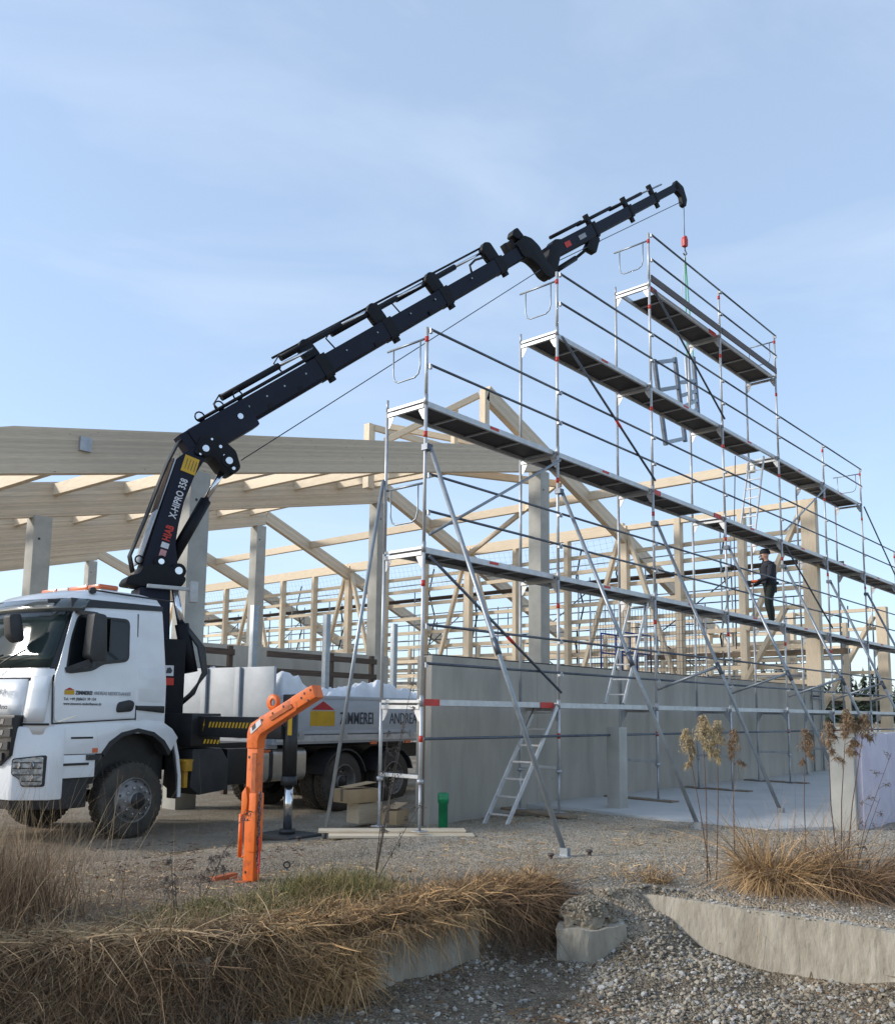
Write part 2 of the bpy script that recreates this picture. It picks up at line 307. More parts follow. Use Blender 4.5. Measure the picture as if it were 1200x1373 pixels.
def ground_mat():
    M = bpy.data.materials.new('ground'); M.use_nodes = True; t = M.node_tree; n = t.nodes; l = t.links.new; b = n['Principled BSDF']; b.inputs['Roughness'].default_value = .95
    tc = n.new('ShaderNodeTexCoord')
    def noise(sc, d=6, ro=.6):
        k = n.new('ShaderNodeTexNoise'); k.inputs['Scale'].default_value = sc; k.inputs['Detail'].default_value = d; k.inputs['Roughness'].default_value = ro; l(tc.outputs['Object'], k.inputs['Vector']); return k.outputs['Fac']
    def ramp(f, a, ca, z, cz):
        r = n.new('ShaderNodeValToRGB'); e = r.color_ramp.elements; e[0].position = a; e[1].position = z; e[0].color = (*ca, 1); e[1].color = (*cz, 1); l(f, r.inputs[0]); return r.outputs[0]
    def mix(f, a, c, mode='MIX'):
        m = n.new('ShaderNodeMix'); m.data_type = 'RGBA'; m.blend_type = mode
        (l(f, m.inputs[0]) if not isinstance(f, float) else setattr(m.inputs[0], 'default_value', f)); l(a, m.inputs[6]); l(c, m.inputs[7]); return m.outputs[2]
    base = ramp(noise(.8, 8), .35, (.35, .30, .23), .68, (.48, .43, .355))
    patches = ramp(noise(.33, 5, .7), .38, (.72, .68, .62), .60, (1.08, 1.08, 1.08)); base = mix(1., base, patches, 'MULTIPLY')
    # brown earth where the lorry came in (left), grey crushed stone to the right
    sp = n.new('ShaderNodeSeparateXYZ'); l(tc.outputs['Object'], sp.inputs[0])
    ma = n.new('ShaderNodeMath'); ma.operation = 'MULTIPLY_ADD'; ma.inputs[1].default_value = -.22; l(sp.outputs['X'], ma.inputs[0]); ma.inputs[2].default_value = -.30
    mb_ = n.new('ShaderNodeMath'); mb_.operation = 'MULTIPLY_ADD'; mb_.inputs[1].default_value = 1.6; l(noise(.7, 4), mb_.inputs[0]); l(ma.outputs[0], mb_.inputs[2])
    f = n.new('ShaderNodeMath'); f.operation = 'SUBTRACT'; f.use_clamp = True; l(mb_.outputs[0], f.inputs[0]); f.inputs[1].default_value = .45
    earth = ramp(noise(3.5, 8), .35, (.15, .10, .058), .7, (.31, .22, .14))
    base = mix(f.outputs[0], base, earth)
    lowz = n.new('ShaderNodeMath'); lowz.operation = 'MULTIPLY_ADD'; lowz.use_clamp = True; lowz.inputs[1].default_value = -6.; lowz.inputs[2].default_value = -1.6; l(sp.outputs['Z'], lowz.inputs[0])   # dug earth in the pit
    base = mix(lowz.outputs[0], base, ramp(noise(5, 8), .35, (.12, .092, .06), .7, (.25, .205, .15)))
    vo = n.new('ShaderNodeTexVoronoi'); vo.inputs['Scale'].default_value = 48; l(tc.outputs['Object'], vo.inputs['Vector'])
    sep = n.new('ShaderNodeSeparateColor'); l(vo.outputs['Color'], sep.inputs[0])
    pebble = ramp(sep.outputs[0], .0, (.62, .60, .57), 1., (1.35, 1.35, 1.36))
    base = mix(.75, base, pebble, 'MULTIPLY')
    l(base, b.inputs['Base Color'])
    bp = n.new('ShaderNodeBump'); bp.inputs['Strength'].default_value = .9; bp.inputs['Distance'].default_value = .03; bp.invert = True
    l(vo.outputs['Distance'], bp.inputs['Height']); b2 = n.new('ShaderNodeBump'); b2.inputs['Strength'].default_value = .7; b2.inputs['Distance'].default_value = .06; l(noise(9, 5), b2.inputs['Height']); l(bp.outputs[0], b2.inputs['Normal']); l(b2.outputs[0], b.inputs['Normal'])
    return M
tag(put('ground', me, ground_mat()), kind='structure')
# the cast floor slab in front of the gable plinth
sl = MB(); P = [(3.95, 1.28), (4.05, .2), (3.7, -1.4), (3.72, -2.95), (4.7, -3.5), (24, -3.5), (24, 1.28)]
sl.prism(P, lambda x, y, t: (x, y, t), -.25, -.03)
tag(sl.build('concrete_slab', 'slab'), kind='structure')

# ------------------------------------------------------------------ concrete plinth wall under the gable
WT, WY = 2.33, 1.25
wall = thing('concrete_wall', 'long grey cast concrete plinth wall behind the front scaffold', 'wall', (1.55, WY, -.3))
x = 1.55; k = 0
for L in (2.7, 2.7, 2.7, 2.7, 2.7, 3.35):
    mb = MB(); y0 = WY+(.0, .003, -.002, .002, 0, .003)[k]; x1 = x+L-.006
    mb.box((x, y0, -.5), (x1, WY+.3, WT))
    pn = mb.build('wall_panel', 'concrete', wall, bevel=.006)
    for zz in (.35, 1.65):           # formwork tie holes
        for xx in (x+.45, x+L-.45):
            MB().tube((xx, y0-.003, zz), (xx, y0+.002, zz), .022, 10).build('tie_hole', 'decal_grey', pn)
    x += L; k += 1
beam('sill_strip', (1.6, WY+.15, WT+.012), (18.3, WY+.15, WT+.012), .26, .022, 'black', wall)
beam('sealing_strip', (1.548, WY+.15, -.3), (1.548, WY+.15, WT-.02), .06, .012, 'grey_wood', wall, upv=(1, 0, 0))
# insulated wall stub at the right edge
iw = thing('insulated_wall', 'short concrete wall end clad with lilac foam board at the right edge', 'wall', (4.7, -3.7, -.1))
mb = MB(); mb.box((4.68, -3.78, -.4), (12, -3.45, 1.2)); mb.build('wall_core', 'concrete_pale', iw, bevel=.008)
xx = 4.76
for k in range(6):
    mb = MB(); mb.box((xx, -3.862, -.2), (xx+1.245, -3.782, 1.235+.01*(k % 2))); mb.build('foam_board', 'lilac', iw, bevel=.005); xx += 1.25
MB().box((4.66, -3.80, 1.2), (12, -3.43, 1.245)).build('coping', 'concrete_pale', iw)
# short cast post in front of the wall
st = MB(); st.box((4.47, -.22, -.3), (4.72, .02, 1.27)); tag(st.build('concrete_post', 'concrete_pale', bevel=.012), 'short square concrete post standing alone before the plinth wall', 'post')

# ------------------------------------------------------------------ timber hall
FR = [6.6, 13.1, 19.6, 26.1, 32.6]
bb = lambda u: 5.73+.2155*u          # underside of the left roof beams
b3 = lambda u: 8.39+.249*(u-11.7)      # deeper beams of the farther frames
rtop = lambda u: 9.0-.40*(u-12.2)    # top of the right-hand rafters
hall = thing('timber_hall', 'unfinished timber hall of glulam beams and rafters on concrete columns', 'building', (6, 13, 0))
CS = .42
for i, v in enumerate(FR):
    # columns
    lo_ = (bb, lambda q: bb(q)+.05, b3)[min(i, 2)]
    for u, zt in ((.72, lo_(.72)), (11.75, lo_(11.75)-.02)):
        mb = MB(); mb.box((u-CS/2, v-CS/2, -.6), (u+CS/2, v+CS/2, zt))
        c = mb.build('concrete_column', 'concrete_pale', hall, bevel=.012)
        MB().tube((u-.08, v-CS/2-.002, zt-.55), (u-.08, v-CS/2+.03, zt-.55), .03, 10).build('column_hole', 'black', c)
    # left glulam beam, falling to the left eave, cut with a second pitch at the far left
    L = [(-9, bb(-9)), (12.0, bb(12.0)), (12.0, bb(12)+.70), (-2.67, bb(-2.67)+.78), (-9, bb(-9)+.05)]
    if i == 1: L = [(-9, bb(-9)+.05), (12.0, bb(12)+.05), (12.0, bb(12)+.86), (-2.67, bb(-2.67)+.90), (-9, bb(-9)+.2)]
    if i > 1: L = [(-9, b3(-9)), (12.0, b3(12)), (12.0, bb(12)+.86), (-2.67, bb(-2.67)+.98), (-9, bb(-9)+.2)]
    a = math.atan(.2155); Mx = Matrix.Translation((0, v, bb(0))) @ Matrix.Rotation(-a, 4, 'Y')
    inv = Mx.inverted(); pl = [tuple((inv @ Vector((x_, v, z_))).xz) for x_, z_ in L]
    mb = MB(); mb.prism(pl, lambda x_, z_, t: (x_, t, z_), -.11, .11)
    b = mb.build('glulam_beam', 'glulam', hall, M=Mx)
    if i == 0:
        mb = MB(); mb.box((-1.60, v-.17, 5.78), (-1.40, v-.115, 6.02)); mb.build('steel_hanger', 'galv', b)
        MB().box((-.9+1.2, v-.118, bb(.3)+.02), (1.1, v-.113, bb(.7)+.3)).build('bearing_plate', 'glulam', b)
    # right rafter, runs on past the eave wall
    e0, e1 = 12.05, 22.6
    if i == 0: e0 = 9.35
    beam('rafter', (e0, v, rtop(e0)-.24), (e1, v, rtop(e1)-.24), .20, .44, 'glulam', hall, upv=(0, 0, 1))
# purlins over the left beams, one piece per bay
for i in range(4):
    va, vb = FR[i]+.11, FR[i+1]-.11
    for u in (-6.2, -4.4, -2.6, -.8, 1.0, 2.8, 4.6, 6.4, 8.2, 9.9, 11.3):
        z = bb(u)+.70-.17; z2 = z+.16
        beam('purlin', (u, va, z if i == 0 else z2), (u, vb, z2), .14, .28, 'spruce', hall)
    for u in (14.25,):
        z = rtop(u)-.16
        beam('purlin', (u, va, z), (u, vb, z), .14, .26, 'spruce', hall)
# overhanging purlins towards the gable
for u in (14.25,): beam('purlin', (u, 1.4, rtop(u)-.16), (u, 6.5, rtop(u)-.16), .14, .26, 'spruce', hall)
# wind braces between the rafters
for i in range(1):
    beam('wind_brace', (16.2, FR[i+1]-.15, rtop(16.2)-.2), (13.2, FR[i]+.15, rtop(13.2)-.22), .10, .16, 'spruce', hall)
# ridge posts with their struts
beam('ridge_post', (9.30, 6.6, bb(9.3)+.70), (9.30, 6.6, 9.98), .20, .18, 'spruce', hall, upv=(1, 0, 0))
beam('ridge_post', (9.02, 7.4, bb(9.0)+.70), (9.02, 7.4, 9.62), .14, .14, 'spruce', hall, upv=(1, 0, 0))
beam('ridge_strut', (9.25, 6.75, 9.85), (7.6, 8.6, 8.55), .12, .16, 'spruce', hall)
beam('ridge_strut', (8.5, 9.4, 9.35), (10.3, 6.95, 8.70), .12, .16, 'spruce', hall)
for (u, v, z) in ((9.3, 11.0, 9.95), (9.3, 14.7, 9.98)):
    beam('ridge_post', (u, v, 8.0), (u, v, z), .24, .24, 'spruce', hall, upv=(1, 0, 0))
beam('ridge_strut', (9.4, 10.9, 9.85), (12.1, 9.6, 9.45), .12, .18, 'spruce', hall)
beam('ridge_strut', (9.4, 10.9, 8.75), (11.0, 10.0, 9.60), .12, .16, 'spruce', hall)
beam('ridge_block', (9.3, 12.6, 9.35), (8.2, 12.9, 9.05), .3, .3, 'spruce', hall)
beam('tie_beam', (8.0, 8.6, 8.02), (13.4, 7.0, 8.30), .14, .2, 'spruce', hall)
# eave wall
EU = 16.4; EZ0, EZ1 = 2.3, 7.5
studs = [.72]+[.72+1.96*k for k in (1, 2)]
v0 = FR[0]
allst = [(.78, .34), (2.72, .2), (4.72, .2)]
for i, v in enumerate(FR):
    allst.append((v, .30))
    if i < 4: allst += [(v+2.17, .16), (v+4.33, .16)]
for v, wd in allst:
    beam('wall_post' if wd > .25 else 'stud', (EU, v, EZ0), (EU, v, EZ1-.05 if wd > .19 else EZ1-.3), wd if wd < .3 else .26 if wd < .32 else .40, .24, 'spruce', hall, upv=(1, 0, 0))
for i in range(-1, 4):
    va = FR[i] if i >= 0 else .6; vb = FR[i+1]
    beam('eave_plate', (EU, va+.01, EZ1-.12), (EU, vb-.01, EZ1-.12), .16, .36 if i >= 0 else .16, 'spruce', hall)
for v in FR[:5]:
    for s in (-1, 1):
        beam('wall_brace', (EU-.03, v+s*.16, EZ1-.35), (EU-.03, v+s*1.75, EZ0+.05), .12, .16, 'spruce', hall, upv=(1, 0, 0))
beam('wall_brace', (EU-.03, .95, EZ1-.25), (EU-.03, 2.6, EZ0+1.6), .12, .2, 'spruce', hall, upv=(1, 0, 0))
beam('wall_brace', (EU-.03, 2.75, EZ0+.1), (EU-.03, 1.5, EZ0+2.2), .12, .2, 'spruce', hall, upv=(1, 0, 0))
for z in (2.42, 2.85, 3.4, 3.95, 4.5, 5.05, 5.6, 6.15, 6.65):
    for i in range(-1, 4):
        va = FR[i] if i >= 0 else .8; vb = FR[i+1]
        beam('rail', (EU+.16, va+.005, z), (EU+.16, vb-.005, z), .06, .13, 'spruce', hall)
for v in (1.8, 3.7, 5.6, 8.4, 10.9, 15.0, 17.4, 21.6, 24.0):
    beam('lean_to_post', (22.2, v, .2), (22.2, v, rtop(22.2)-.45), .14, .14, 'spruce', hall, upv=(1, 0, 0))
for z in (1.6, 2.2, 2.8, 3.4, 4.0, 4.5): beam('lean_to_rail', (22.3, 1.8, z), (22.3, 26, z), .06, .12, 'spruce', hall)
# far lower annex on the right
an = thing('timber_annex', 'lower pale timber wall frame standing beyond the hall at far right', 'building', (26, 1.5, 0))
for (u, v, wd) in ((24, 1.15, .34), (24, 4.2, .2), (24, 7.4, .2), (24, 10.6, .2)):
    beam('wall_post', (u, v, .2), (u, v, 5.2), wd, .26, 'spruce', an, upv=(1, 0, 0))
for z in (1.2, 2.1, 3.0, 3.9, 4.5, 5.15): beam('rail', (24.17, 1.0, z), (24.17, 18, z), .07, .12, 'spruce', an)
beam('wall_brace', (23.95, 1.4, 4.9), (23.95, 3.9, .6), .12, .26, 'spruce', an, upv=(1, 0, 0))
beam('wall_brace', (23.95, 4.5, .6), (23.95, 7.1, 4.9), .12, .2, 'spruce', an, upv=(1, 0, 0))
# low cast wall inside the hall and old timber guard rails on it
lw = MB(); lw.box((2.2, 9.3, -.5), (8.6, 9.6, 2.95)); tag(lw.build('low_concrete_wall', 'concrete', bevel=.01), 'low grey concrete wall inside the hall behind the lorry bed', 'wall')
for nm, ua, ub, lab in ((0, 1.3, 2.75, 'short dark brown plank guard rail right behind the crane column'), (1, 3.6, 6.9, 'long dark brown plank guard rail behind the lorry bed')):
    g = thing('guard_rail', lab, 'guard rail', ((ua+ub)/2, 8.0, 0))
    for z in (2.70, 2.33): beam('plank', (ua, 8.0, z), (ub, 8.0, z-.02), .04, .13, 'old_wood', g)
    for u in ((ub-.06,) if nm == 0 else (ub-.1, ua+1.9)): beam('post', (u, 8.07, -.3), (u, 8.07, 2.82), .1, .1, 'old_wood', g, upv=(1, 0, 0))

# ------------------------------------------------------------------ front scaffold
BAY, SW = 3.07, .73
LV = {1: 1.6, 2: 3.6, 3: 5.6, 4: 7.6, 5: 9.6}
TOP = {0: 3, 1: 4, 2: 5, 3: 5, 4: 5, 5: 4, 6: 4, 7: 3, 8: 3}       # highest level at each frame line
sc = thing('front_scaffold', 'silver frame scaffold stepped like a gable in front of the hall', 'scaffold', (9.2, .36, 0))
RT = .0242
def frame_mesh(h):
    mb = MB()
    for y in (0, SW): mb.tube((0, y, -h), (0, y, -.0), RT, 10)
    mb.box((-.022, RT, -.085), (.022, SW-RT, -.035))
    mb.box((-.02, RT, -.005), (.02, SW-RT, .03))
    for y, s in ((RT, 1), (SW-RT, -1)):
        mb.prism([(0, -.085), (.11*s, -.085), (.10*s, -.12), (.03*s, -.235), (0, -.25)], lambda a, b, t: (t, y+a, b), -.004, .004)
    return mb
def frame(n, z, h):
    f = put('frame', cached(('frame', h), lambda: frame_mesh(h)), 'alu', sc, Matrix.Translation((n*BAY, 0, z)))
    for y in (0, SW):
        if y == 0 or n == 0 and False:
            put('red_band', cached(('red_band',), lambda: MB().tube((0, 0, -.04), (0, 0, .04), RT+.003, 10)), 'red', f, Matrix.Translation((n*BAY, y, z-.46)))
            put('joint_sleeve', cached(('joint_sleeve',), lambda: MB().tube((0, 0, -.07), (0, 0, .07), RT+.005, 10)), 'galv', f, Matrix.Translation((n*BAY, y, z+.02)))
for n, tl in TOP.items():
    for l in range(1, tl+1): frame(n, LV[l], 1.0 if l == 1 else 2.0)
    for y in (0, SW):      # base jacks
        z0 = -.012 if n == 0 else -.005
        j = MB(); j.tube((0, 0, z0), (0, 0, .62), .018, 8); j.box((-.075, -.075, z0), (.075, .075, z0+.01)); j.tube((0, 0, .58), (0, 0, .63), .045, 8)
        put('base_jack', cached(('base_jack', z0), lambda: j), 'galv', sc, Matrix.Translation((n*BAY, y, .0)))
    beam('base_rail', (n*BAY, RT, .66), (n*BAY, SW-RT, .66), .04, .05, 'alu', sc)
    zt = LV[tl]
    pipe('end_post', (n*BAY, 0, zt), (n*BAY, 0, zt+1.03), RT, 'alu', sc, 10)
    put('red_band', cached(('red_band',), lambda: None), 'red', sc, Matrix.Translation((n*BAY, 0, zt+.86)))
    pipe('spigot', (n*BAY, SW, zt), (n*BAY, SW, zt+.17), .019, 'galv', sc)
def deck(b, l):
    u, z = b*BAY, LV[l]
    hatch = (b, l) in ((2, 5), (2, 3), (3, 4))
    L = BAY-.06
    mb = MB()
    if hatch: mb.box((.45 if l == 5 else 0, .08, .0), (L if l == 5 else 2.25, SW-.08, .012))
    else: mb.box((0, .08, 0), (L, SW-.08, .012))
    d = put('deck_board', cached(('deck_board', hatch, l == 5), lambda: mb), 'ply', sc, Matrix.Translation((u+.03, 0, z+.012)))
    def fr():
        m = MB()
        for y in (.065, SW-.105): m.box((0, y, -.05), (L, y+.04, .028))
        return m
    put('deck_frame', cached(('deck_frame',), fr), 'alu', d, Matrix.Translation((u+.03, 0, z+.014)))
    for k in range(5):
        put('deck_rib', cached(('deck_rib',), lambda: MB().box((-.02, .107, -.028), (.02, SW-.107, -.004))), 'galv', d, Matrix.Translation((u+.05+(L-.04)*k/4, 0, z+.014)))
    if (b, l) in ((2, 5), (0, 1), (2, 3)):
        for xx in (.04, L-.36): put('red_end', cached(('red_end',), lambda: MB().box((0, .055, -.055), (.34, .064, .032))), 'red', d, Matrix.Translation((u+.03+xx, 0, z+.014)))
    elif l in (2, 3, 4): put('type_plate', cached(('type_plate',), lambda: MB().box((0, .060, -.02), (.2, .064, .018))), 'decal_red' if b % 2 == 0 else 'galv', d, Matrix.Translation((u+1.45, 0, z+.014)))
def guard(b, l):
    u, z = b*BAY, LV[l]
    for h in (.5, 1.0):
        g = pipe('guard_rail', (u+.02, -.045, z+h), (u+BAY-.02, -.045, z+h), .019, 'dark_tube', sc)
        for x in (u+.0, u+BAY-.0):
            put('rail_bracket', cached(('rail_bracket',), lambda: MB().box((-.022, -.06, -.045), (.022, -.024, .02))), 'galv', g, Matrix.Translation((x-.03 if x > u else x+.03, 0, z+h-.01)))
bays = {1: range(0, 8), 2: range(0, 8), 3: range(0, 8), 4: range(1, 6), 5: range(2, 4)}
for l, bs in bays.items():
    for b in bs: deck(b, l); guard(b, l)
for b in range(8):
    pipe('ledger', (b*BAY, -.04, 1.14), (b*BAY+BAY, -.04, 1.14), .019, 'dark_tube', sc)
# toe boards on the top level
for b in (2, 3): beam('toe_board', (b*BAY+.03, -.035, LV[5]+.115), (b*BAY+BAY-.03, -.035, LV[5]+.115), .025, .15, 'toe', sc)
# end guards: a tube with a hanging bow
def end_guard(n, l):
    z = LV[l]+.88; u = n*BAY
    mb = MB(); mb.tube((u, .02, z), (u, SW+.02, z-.0), .017, 8)
    pts = [(u, .12, z), (u, .12, z-.36), (u, .15, z-.46), (u, .22, z-.50), (u, SW-.20, z-.50), (u, SW-.13, z-.46), (u, SW-.10, z-.36), (u, SW-.10, z)]
    mb.path(pts, .012, 6); mb.build('end_guard', 'strut', sc, fix=False)
for n, l in ((0, 3), (0, 2), (1, 4), (2, 5), (4, 5), (6, 4)): end_guard(n, l)
# diagonal braces on the outer face
for (n0, z0, n1, z1, m) in ((1, 7.52, 2, 5.75, 'dark_tube'), (2, 9.5, 3, 7.72, 'dark_tube'), (0, 3.78, 1, 5.45, 'strut'), (0, 3.5, 1, 1.80, 'dark_tube'), (4, 5.80, 5, 7.45, 'strut'), (4, 5.45, 5, 3.75, 'dark_tube'), (6, 7.5, 7, 5.7, 'dark_tube')):
    d = pipe('diagonal_brace', (n0*BAY+.03, -.07, z0), (n1*BAY-.03, -.07, z1), .021, m, sc)
    if (n0, z0) in ((1, 7.52), (0, 3.5)):
        a_, b_ = Vector((n0*BAY+.03, -.07, z0)), Vector((n1*BAY-.03, -.07, z1)); pipe('red_band', a_.lerp(b_, .55), a_.lerp(b_, .60), .025, 'red', d)
# raking struts with their feet and ties
for n in range(0, 8):
    p, q = (n*BAY+.05, -.05, 4.95), (n*BAY-.10+.12*math.sin(n*2.1), -2.25, float(gh(n*BAY, -2.25))+.03 if n < 2 else -.02)
    s = pipe('raking_strut', p, q, .030, 'strut', sc, 10)
    m_ = Vector(p).lerp(Vector(q), .52); pipe('strut_sleeve', m_, Vector(p).lerp(Vector(q), .56), .038, 'dark_tube', s)
    fx, fy, fz = q
    MB().box((fx-.07, fy-.09, fz-.035), (fx+.07, fy+.09, fz-.02)).box((fx-.03, fy-.05, fz-.02), (fx+.03, fy+.05, fz+.06)).build('strut_foot', 'strut', s)
    MB().box((p[0]-.09, -.07, 4.92), (p[0]+.02, .035, 5.0)).build('coupler', 'dark_tube', s)
    if n >= 2: pipe('strut_tie', (n*BAY, -.03, 1.93), (n*BAY-.03, -1.22, 2.32), .026, 'strut', s)
s = pipe('raking_strut', (-.05, SW, 4.62), (-.62, 1.10, -.22), .026, 'strut', sc, 10)
MB().box((-.70, 1.02, -.26), (-.54, 1.18, -.235)).build('strut_foot', 'strut', s)
# access ladders between the levels
def ladder(p, q, wd=.34, n=8, m='alu', hook=False):
    p, q = Vector(p), Vector(q); sd = Vector((0, 1, 0))*wd/2
    L = MB(); L.bar(p-sd, q-sd, .025, .06); L.build('ladder_stile', m, sc)
    L = MB(); L.bar(p+sd, q+sd, .025, .06); L.build('ladder_stile', m, sc)
    for k in range(n):
        a = p.lerp(q, (k+.6)/n); MB().bar(a-sd, a+sd, .03, .025).build('rung', m, sc)
ladder((1.75, .18, -.10), (3.0, .18, 1.58), .40, 7)
ladder((5.30, .36, 1.66), (6.22, .36, 3.55), .36, 7)
ladder((11.2, .36, 5.66), (11.85, .36, 7.55), .36, 8)
rp = MB(); rp.path([(11.55, .75, 7.6), (11.42, .78, 5.6), (11.45, .82, 3.0)], .012, 5); rp.build('rope', 'toe', sc)

# ------------------------------------------------------------------ scaffold along the far eave wall
fs = thing('eave_scaffold', 'darker scaffold with planks standing behind the eave wall of the hall', 'scaffold', (17.6, 14, 0))
for k in range(13):
    v = 1.2+2.57*k
    for u in (17.25, 17.98): pipe('standard', (u, v, -.2), (u, v, 6.2 if k > 1 else 7.7), .024, 'galv', fs, 6)
    for z in (2.0, 4.0, 5.9): pipe('transom', (17.25, v, z), (17.98, v, z), .022, 'galv', fs, 6)
    if k < 12:
        for z in (2.0, 4.0, 5.9):
            beam('deck_board', (17.62, v+.03, z+.05), (17.62, v+2.54, z+.05), .62, .05, 'old_wood', fs)
            for h in ((.35, .68, 1.0, 1.4) if z < 5 else (.5,)): pipe('guard_rail', (18.02, v, z+h), (18.02, v+2.57, z+h), .021, 'dark_tube' if h < .5 or h == 1. else 'galv', fs, 6)
            pipe('guard_rail', (17.22, v, z+.6), (17.22, v+2.57, z+.6), .021, 'galv', fs, 6)
        if k % 2: pipe('diagonal_brace', (18.03, v, 2.1), (18.03, v+2.57, 3.9), .02, 'dark_tube', fs, 6); pipe('diagonal_brace', (18.03, v+2.57, 4.1), (18.03, v, 5.8), .02, 'dark_tube', fs, 6)
beam('toe_board', (17.3, .2, 5.72), (17.3, 4.4, 5.72), .05, .14, 'grey_wood', fs); beam('toe_board', (17.3, .2, 3.28), (17.3, 6.4, 3.28), .05, .16, 'grey_wood', fs)
for v in (3.9, 7.6, 9.2, 11.0, 14.0, 16.2, 19.0, 21.6, 24.5):   # hanging chains and belts
    mb = MB(); mb.path([(17.9, v, 7.2), (17.75, v+.12, 6.2), (17.95, v-.05, 5.2), (17.8, v+.2, 3.9), (17.9, v+.1, 2.9)], .03, 5); mb.build('hanging_belt', 'black', fs)
os_ = thing('outer_scaffold', 'distant thin scaffold tubes standing beyond the hall in the background', 'scaffold', (26, 20, 0))
for k in range(20):
    v = 3+2.0*k
    for u in (25.6, 26.4): pipe('standard', (u, v, -.2), (u, v, 5.6+(k % 3)*.5), .026, 'galv' if k % 2 else 'dark_tube', os_, 5)
    if k < 19:
        for z in (1.7, 2.2, 2.7, 3.2, 3.7, 4.2, 4.7, 5.2): pipe('guard_rail', (25.6, v, z), (25.6, v+2, z), .024, 'dark_tube' if int(z*10) % 10 == 7 else 'galv', os_, 5)
        for z in (2.0, 4.0): beam('deck_board', (26, v+.02, z), (26, v+1.98, z), .7, .06, 'old_wood', os_)
        if k % 2 == 0: pipe('diagonal_brace', (25.55, v, 2.0), (25.55, v+2, 4.0), .022, 'dark_tube', os_, 5)
# safety nets under the eave: knotted cords
nt_ = MB()
def cord(a, b): nt_.bar(a, b, .0035, .0035)
for bay in range(4):
    va, vb = FR[bay]+.2, FR[bay+1]-.2; m = 26
    for k in range(m+1):
        v = va+(vb-va)*k/m; sag = .22*math.sin(math.pi*k/m)
        cord((16.72, v, 7.25-sag*.4), (17.1, v, 6.35-sag))
    for j in range(7):
        f = j/6; pts = [(16.72+.38*f, va+(vb-va)*k/10, 7.25-.9*f-.22*math.sin(math.pi*k/10)*(.4+.6*f)) for k in range(11)]
        for a_, b_ in zip(pts, pts[1:]): cord(a_, b_)
tag(nt_.build('safety_net', 'dark_tube', fix=False), 'thin pale safety net strung along below the eave plate', 'net')
# blue lifting platform parked behind the plinth wall
bl = thing('scissor_lift', 'blue working platform parked inside the hall behind the plinth wall', 'lift', (14.2, 5.3, 0))
MB().box((13.3, 4.9, .25), (15.1, 5.7, .75)).build('chassis', 'blue_paint', bl, bevel=.03)
MB().box((13.35, 4.92, 2.55), (15.05, 5.68, 2.68)).build('platform', 'blue_paint', bl, bevel=.01)
for a_, b_ in (((13.5, 4.96, .75), (14.9, 4.96, 2.55)), ((14.9, 5.0, .75), (13.5, 5.0, 2.55)), ((13.5, 5.6, .75), (14.9, 5.6, 2.55)), ((14.9, 5.64, .75), (13.5, 5.64, 2.55))): beam('scissor_arm', a_, b_, .05, .1, 'blue_paint', bl)
for u in (13.4, 14.2, 15.0):
    for v in (4.96, 5.64): pipe('rail_post', (u, v, 2.68), (u, v, 3.75), .024, 'blue_paint', bl)
for z in (3.2, 3.75):
    for v in (4.96, 5.64): pipe('rail', (13.4, v, z), (15.0, v, z), .024, 'blue_paint', bl)
for u in (13.6, 14.8):
    for v in (4.86, 5.74): MB().tube((u, v-.09, .06), (u, v+.09, .06), .3, 16).build('wheel', 'rubber', bl)

fc = thing('mesh_fence', 'dark wire mesh fence panel inside the hall above the plinth wall', 'fence', (13.2, 3.6, 0))
for k in range(2):
    v = 3.2+1.9*k; 
    for vv in (v, v+1.85): pipe('fence_post', (14.9, vv, -.1), (14.9, vv, 4.6), .022, 'galv', fc, 6)
    for j in range(19): pipe('wire', (14.9, v+.1*j, 2.2), (14.9, v+.1*j, 4.55), .006, 'dark_tube', fc, 4)
    for j in range(13): pipe('wire', (14.9, v, 2.2+.195*j), (14.9, v+1.85, 2.2+.195*j), .006, 'dark_tube', fc, 4)
# ------------------------------------------------------------------ lorry (local x forward, y towards the camera side, z up)
th = math.atan2(.55, 4.35)
TO = Vector((-2.0, 4.84, -.28)); te = Vector((-math.cos(th), -math.sin(th), 0)); tl_ = Vector((math.sin(th), -math.cos(th), 0))
TT = Matrix(((te.x, tl_.x, 0, TO.x), (te.y, tl_.y, 0, TO.y), (0, 0, 1, TO.z), (0, 0, 0, 1)))
T = TT
tr = thing('flatbed_lorry', 'white three-axle flatbed lorry parked facing left beside the hall', 'truck')
